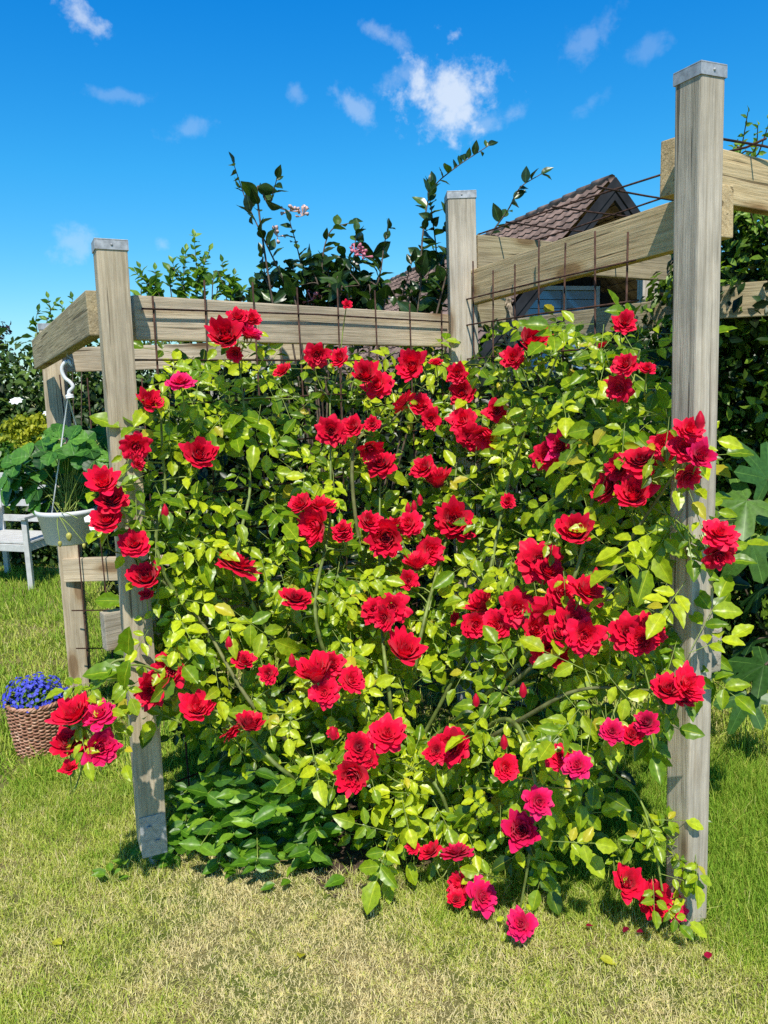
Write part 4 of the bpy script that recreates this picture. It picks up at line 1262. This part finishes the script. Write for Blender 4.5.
BL = """237 316 18;252 318 16;225 335 28;249 331 24 m;235 354 14;180 380 22 m;149 401 22;282 370 16 m;317 355 22;339 358 18;365 374 22;377 384 26;411 366 27;
403 401 22;421 404 20;331 431 26;352 426 20;372 424 14;370 450 22;381 463 28;136 447 26;137 462 16 m;200 454 27;300 503 22;321 504 26;314 526 30;134 543 28;239 562 38;
146 577 27;146 594 13;296 597 28;370 521 22;386 539 30;343 534 18;392 523 20;408 523 24;342 528 16;431 551 27;417 562 24;408 580 18;375 608 30;392 607 30;383 618 22;
437 479 24;423 467 22;453 520 30;459 527 28;405 649 34;436 362 12;431 419 18;457 373 18 m;462 392 22;462 420 24;470 437 26;486 437 28;496 410 20;513 358 20;533 341 27;
625 322 20 m;625 364 22;618 388 24;560 445 24 m;546 458 24;508 501 14;576 531 32;539 559 42;548 570 26;640 459 34;664 445 28;690 429 24;686 448 28;701 456 24 m;688 477 22 m;606 487 32;633 494 32;618 468 24;
720 532 32;719 556 28;482 604 26;517 609 34;549 606 36;563 592 28;587 589 36;573 620 32;585 636 36;549 650 38;476 625 26;497 624 26;536 629 26;560 633 28;
628 632 34;650 630 34;641 641 24;668 688 30;688 685 30;683 697 22;612 731 24 m;632 735 22 m;646 722 24 m;506 768 24;560 757 26;577 765 26 m;539 802 30 m;520 830 32 m;450 746 36;436 751 22;387 733 34;359 747 30;352 776 32;369 760 18;
456 850 30 m;430 850 22 m;413 847 14;458 893 27;483 896 30 m;457 915 18 m;521 924 30 m;628 882 30;655 900 36;675 908 26 m;
73 713 34;99 713 30 m;68 742 28;101 747 32 m;69 767 16 m;82 753 14;151 690 32;169 671 30;161 681 22;197 707 30;250 723 26;233 733 24;315 671 34;333 663 24;352 680 26;324 692 28;244 660 20;268 674 18;103 481 26;112 499 27;106 519 28;347 304 9;333 733 12 m;455 619 12;647 368 14;602 345 10"""
blooms = []
for it in BL.replace('\n', '').split(';'):
    q = it.split(); blooms.append((float(q[0]), float(q[1]), float(q[2]), len(q) > 3))
order = sorted(range(len(blooms)), key=lambda i: -blooms[i][2])
bx = np.array([b[0] for b in blooms]); by = np.array([b[1] for b in blooms]); bd = np.array([b[2] for b in blooms])
bY = shell(bx, by) - .05 + rng.uniform(-.03, .03, len(bx))
for (cx, cy, r, Yc) in ((655, 900, 60, 1.98), (85, 735, 60, 2.02)):
    sel = np.hypot(bx - cx, by - cy) < r; bY[sel] = Yc + rng.uniform(-.02, .02, sel.sum())
bpos = np.array([at(x, y, Y) for x, y, Y in zip(bx, by, bY)])
bpos[:, 2] = np.maximum(bpos[:, 2], .07)
brad = bd / 2 * bY / F * 1.05
bn = []
for i in range(len(blooms)):
    c = nz(CAMP - bpos[i])
    # neighbours in a truss splay outward from the truss's centre
    near = np.linalg.norm(bpos - bpos[i], axis=1) < .14
    away = bpos[i] - bpos[near].mean(0)
    bn.append(nz(c * 1.0 + np.array([0, 0, .45]) + away * 7 + rng.normal(0, .42, 3)))
bn = np.array(bn)
rest_V, rest_F, rest_t, off = [], [], [], 0
for rank, i in enumerate(order):
    z = Vector(tuple(bn[i])); q = z.to_track_quat('Z', 'Y').to_matrix() @ Matrix.Rotation(rng.uniform(0, 6.28), 3, 'Z')
    r = float(brad[i]); k = int(rng.integers(0, 14))
    if blooms[i][2] < 19 and k not in (3, 5, 10): k = (3, 5, 10)[int(rng.integers(0, 3))]
    if rank < 100:
        me = (bloom_mag if blooms[i][3] else bloom_red)[k]
        o = bpy.data.objects.new('rose_bloom', me); COL.objects.link(o)
        o.parent = rose; o.matrix_parent_inverse = world_mat(rose).inverted()
        o.matrix_basis = Matrix.Translation(tuple(bpos[i])) @ q.to_4x4() @ Matrix.Diagonal((r * rng.uniform(.92, 1.08), r * rng.uniform(.92, 1.08), r * rng.uniform(.9, 1.15), 1))
        if blooms[i][3]: o['label'] = 'older bloom faded to magenta pink'
        cx = bpy.data.objects.new('calyx', calyx); COL.objects.link(cx); cx.parent = o
    else:
        V, F_, tt = make_bloom(100 + k, .8)
        V = (np.array(q) @ (V * r).T).T + bpos[i]
        rest_V.append(V); rest_F.append(F_ + off); rest_t.append(tt); off += len(V)
# tight buds
for (x, y) in ((165, 511), (414, 506), (229, 643), (504, 742), (333, 733), (420, 500), (408, 508), (700, 420), (596, 575), (292, 660), (523, 690), (476, 700)):
    p = at(x, y, float(shell(x, y)) - .06); r = .013
    V, F_ = tube_arrays(np.array([p + [0, 0, -r * 1.6], p + [0, 0, -r * .6], p + [0, 0, r * .6], p + [0, 0, r * 1.7]]), np.array([r * .4, r, r * .75, r * .15]), 7)
    rest_V.append(V); rest_F.append(F_ + off); rest_t.append(np.full((len(V), 3), .45)); off += len(V)
o = link('rose_buds', fast_mesh('rose_buds', np.concatenate(rest_V), np.concatenate(rest_F), np.concatenate(rest_t)), M['petal_red'], rose)
o['kind'] = 'stuff'

# canes: main ones arch from the root to far points of the panels
main = [((352, 480), (393, 420), (425, 385)), ((180, 600), (165, 480), (160, 400)), ((250, 600), (250, 480), (238, 350)), ((470, 640), (512, 470), (560, 350)), ((560, 640), (630, 540), (690, 450)), ((540, 640), (600, 470), (640, 350)),
        ((300, 780), (230, 720), (130, 660), (88, 690)), ((430, 780), (455, 830), (480, 880)), ((520, 720), (580, 690), (650, 690)), ((420, 640), (450, 520), (462, 400)), ((320, 640), (330, 520), (330, 400)), ((500, 720), (535, 780), (530, 850), (520, 910)), ((265, 720), (200, 620), (140, 560)), ((390, 700), (380, 600), (380, 470))]
allp = []
for k, ctl in enumerate(main):
    pts = [ROOT + [rng.normal(0, .07), rng.normal(0, .05), -.02]]
    for (x, y) in ctl: pts.append(at(x, y, float(shell(x, y)) + .05))
    p = spline(pts, 12); p[:, 2] = np.maximum(p[:, 2], -.02)
    allp.append(p)
    link('cane', tubes_mesh('cane', [(p, np.linspace(.009, .003, len(p)))], 7), M['cane'] if k % 4 else M['old_cane'], rose)
hang_p = spline([at(575, 745, 2.3), at(610, 770, 2.12), at(640, 800, 2.05), at(655, 850, 2.0), at(663, 895, 1.99)], 10)
hang_q = spline([at(640, 800, 2.05), at(665, 840, 2.03), at(692, 850, 2.02)], 8)
left_p = spline([at(170, 675, 2.28), at(135, 665, 2.2), at(100, 680, 2.1), at(82, 725, 2.04)], 10)
allp += [hang_p, hang_q, left_p]
cand = np.concatenate(allp)
sts = [(hang_p, .0032), (hang_q, .0022), (left_p, .0035)]
for i in range(len(blooms)):
    a = bpos[i] - bn[i] * brad[i] * .55
    q = cand + np.array([0, 0, .06]); j = np.argmin(np.linalg.norm(q - a, axis=1)); c = cand[j]
    L = np.linalg.norm(c - a)
    m1 = a - bn[i] * min(.07, L * .4) - np.array([0, 0, .03])
    sts.append((spline([c, (c + m1) / 2 + rng.normal(0, .01, 3), m1, a], 6), np.linspace(.0028, .0018, 18)))


# foliage: compound leaves through the plant's thickness
POLY = [(146, 376), (176, 352), (215, 352), (232, 342), (262, 355), (320, 362), (345, 348), (420, 345), (470, 345), (505, 332), (540, 315), (560, 316), (600, 318), (640, 322), (668, 340), (672, 400), (695, 440), (708, 500), (702, 560), (690, 600), (698, 660), (712, 690), (690, 704), (640, 704), (652, 735), (605, 742), (590, 765), (565, 800), (550, 850), (530, 870), (545, 905), (520, 915), (480, 902), (430, 912), (405, 890), (378, 850), (352, 800), (325, 772), (300, 762), (230, 748), (180, 730), (160, 702), (128, 680), (140, 640), (147, 610), (138, 560), (128, 520), (140, 450)]
HOLES = [(300, 430, 70, 45, .75), (170, 440, 30, 40, .4), (520, 700, 55, 40, .8), (400, 575, 45, 22, .4), (610, 690, 40, 25, .7), (250, 500, 60, 35, .5), (640, 570, 40, 35, .6), (250, 640, 40, 40, .25), (480, 560, 40, 30, .4), (440, 690, 50, 30, .4), (590, 400, 30, 40, .3), (330, 810, 40, 30, .9), (700, 600, 14, 200, .45)]


def inside(poly, x, y):
    r = np.zeros(len(x), bool); n = len(poly)
    for i in range(n):
        (x1, y1), (x2, y2) = poly[i], poly[(i + 1) % n]
        c = ((y1 > y) != (y2 > y)) & (x < (x2 - x1) * (y - y1) / (y2 - y1 + 1e-9) + x1)
        r ^= c
    return r


P_, D_, N_, S_, T_ = [], [], [], [], []


def compound(c, size, outw, bright, n_pairs=2, direc=None):
    """a pinnate leaf whose base is at c"""
    nn = nz(outw * .75 + np.array([0, 0, .45]) + SUN * .55 + rng.normal(0, .33, 3))
    d = direc if direc is not None else nz(rng.normal(0, 1, 3) + np.array([0, 0, -.35]) + outw * .25)
    d = nz(d - nn * np.dot(d, nn)); s = np.cross(d, nn)
    L = size * 2.0
    sts.append((np.array([c, c + d * L * .55 - nn * .004, c + d * L - nn * .012]), .0011))
    for k in range(n_pairs):
        q = c + d * L * (.45 + .42 * k / max(1, n_pairs - .5))
        for sg in (-1, 1):
            dd = nz(s * sg * .92 + d * .5 + rng.normal(0, .13, 3))
            P_.append(q + dd * .004); D_.append(dd); N_.append(nz(nn + rng.normal(0, .22, 3))); S_.append(size * rng.uniform(.75, 1.0) * (.82 + .18 * k)); T_.append(bright + rng.normal(0, .10))
    P_.append(c + d * L - nn * .012); D_.append(nz(d + rng.normal(0, .15, 3))); N_.append(nz(nn + rng.normal(0, .2, 3))); S_.append(size * rng.uniform(1.0, 1.25)); T_.append(bright + rng.normal(0, .10))


want = 1800; got = 0
while got < want:
    xx = rng.uniform(90, 715, 400); yy = rng.uniform(300, 915, 400)
    ok = inside(POLY, xx, yy)
    w = np.ones(400)
    for (hx_, hy_, ra, rb_, a) in HOLES: w *= 1 - a * np.exp(-((xx - hx_) / ra) ** 2 - ((yy - hy_) / rb_) ** 2)
    w *= .5 + .5 * np.sin(xx * .055 + 2 * np.sin(yy * .04)) * np.sin(yy * .05 + xx * .02)
    ok &= rng.random(400) < w
    for x, y in zip(xx[ok], yy[ok]):
        if got >= want: break
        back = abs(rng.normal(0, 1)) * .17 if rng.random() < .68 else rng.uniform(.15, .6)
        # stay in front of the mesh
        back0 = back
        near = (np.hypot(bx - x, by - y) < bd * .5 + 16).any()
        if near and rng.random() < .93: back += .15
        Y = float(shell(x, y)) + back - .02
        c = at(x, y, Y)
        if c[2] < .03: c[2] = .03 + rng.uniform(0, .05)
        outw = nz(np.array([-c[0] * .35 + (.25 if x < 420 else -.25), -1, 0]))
        b = np.clip(rng.normal(.77, .19) - back0 * 1.7 + (.05 if y > 600 else 0), .02, 1)  # deeper leaves get a darker tint: the bush's inner shade put into colour
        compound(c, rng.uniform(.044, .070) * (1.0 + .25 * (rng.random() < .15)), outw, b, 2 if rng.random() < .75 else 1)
        got += 1
# leaves tucked round each truss
for i in range(len(blooms)):
    if bd[i] < 20: continue
    for k in range(2):
        a = rng.uniform(0, 6.28); off2 = np.array([math.cos(a), 0, math.sin(a)]) * brad[i] * 1.0
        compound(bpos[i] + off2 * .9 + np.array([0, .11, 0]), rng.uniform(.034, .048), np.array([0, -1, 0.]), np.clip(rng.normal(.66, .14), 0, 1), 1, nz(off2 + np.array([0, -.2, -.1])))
# leaves of the two long sprays
for (pth, n) in ((hang_p, 10), (hang_q, 9), (left_p, 8)):
    for k in range(n):
        c = pth[int(rng.integers(int(len(pth) * .55), len(pth)))] + rng.normal(0, .012, 3)
        compound(c, rng.uniform(.036, .05), np.array([0, -1, 0.]), np.clip(rng.normal(.66, .15), 0, 1), int(rng.integers(1, 3)))
for (x, y, s, dx, dz) in ((118, 672, .062, -1, .1), (130, 660, .06, -.4, -.9), (128, 655, .06, .2, .9), (112, 668, .055, -.7, -.6)):
    nn = nz(np.array([.0, -.6, .8])); P_.append(at(x, y, 2.1)); D_.append(np.array([dx, -.2, dz])); N_.append(nn); S_.append(s * 1.6); T_.append(.5)
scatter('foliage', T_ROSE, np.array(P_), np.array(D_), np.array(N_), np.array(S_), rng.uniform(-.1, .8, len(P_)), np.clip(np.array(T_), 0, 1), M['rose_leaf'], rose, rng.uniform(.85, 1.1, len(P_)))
link('side_stems', tubes_mesh('side_stems', sts, 5), M['stem'], rose)

# small weeds and dropped leaves in the turf
for i, (x, y, lab) in enumerate(((112, 886, 'small broad leaved weed in the grass left of the metal post foot'), (238, 880, 'little seedling weed in the dry grass below the low shrub'), (128, 872, 'tiny weed sprig touching the metal foot of the left post'))):
    p = on(x, y)
    e = empty('weed', tuple(p), lab, 'weed')
    n = 7; a = rng.uniform(0, 6.28, n); el = rng.uniform(.1, .8, n)
    d = np.stack([np.cos(a) * np.cos(el), np.sin(a) * np.cos(el), np.sin(el)], 1)
    b0 = np.tile(p, (n, 1)) + np.stack([d[:, 0] * .02, d[:, 1] * .02, .012 + rng.uniform(0, .05, n)], 1)
    scatter('leaves', T_ELL, b0, d, np.tile([0, -.3, 1.], (n, 1)) + rng.normal(0, .2, (n, 3)), rng.uniform(.03, .05, n), rng.uniform(.1, .7, n), np.clip(rng.normal(.75, .15, n), 0, 1), M['low_leaf'], e)
    link('stems', tubes_mesh('stems', [(np.array([p, p * .5 + b * .5 + [0, 0, .008], b]), .0012) for b in b0], 4), M['stem'], e)
for i, (x, y, lab) in enumerate(((205, 842, 'fallen yellow green leaf lying below the foot of the left post'), (62, 944, 'fallen yellow leaf in the grass at the lower left'), (600, 958, 'curled pale leaf on the lawn below the right hand rose spray'), (300, 958, 'pale dead leaf on the dry lawn patch at the front'))):
    p = on(x, y, .022)
    lf = scatter('fallen_leaf', T_ELL, p[None], rng.normal(0, 1, (1, 3)) * [[1, 1, .1]], np.array([[.1, -.3, 1.]]), np.array([.045]), np.array([.6]), np.array([.9]), M['yellow_leaf'], None)
    tag(lf, lab, 'leaf')

# fallen petals on the grass
for i, (x, y) in enumerate(((590, 926), (640, 932), (626, 930), (708, 955))):
    p = on(x, y, .03); bm = bmesh.new()
    V0, F0, _ = T_ROUND
    vs = [bm.verts.new((v[0] * .022, (v[1] - .5) * .022, v[2] * .03)) for v in V0]
    for f in F0: bm.faces.new([vs[j] for j in f])
    o = bm_obj('fallen_petal', bm, M['petal_magenta'], None, True); o.location = tuple(p); o.rotation_euler = (rng.uniform(-.4, .4), rng.uniform(-.4, .4), rng.uniform(0, 6))
    tag(o, 'single fallen pink petal lying on the grass near the right post', 'petal', 'fallen petals on the lawn')

scene.view_settings.view_transform = 'Standard'; scene.view_settings.look = 'None'; scene.view_settings.exposure = 0
scene.cycles.use_denoising = False
scene.cycles.max_bounces = 6; scene.cycles.transparent_max_bounces = 4; scene.cycles.transmission_bounces = 4; scene.cycles.diffuse_bounces = 3; scene.cycles.glossy_bounces = 2
scene.cycles.caustics_reflective = False; scene.cycles.caustics_refractive = False
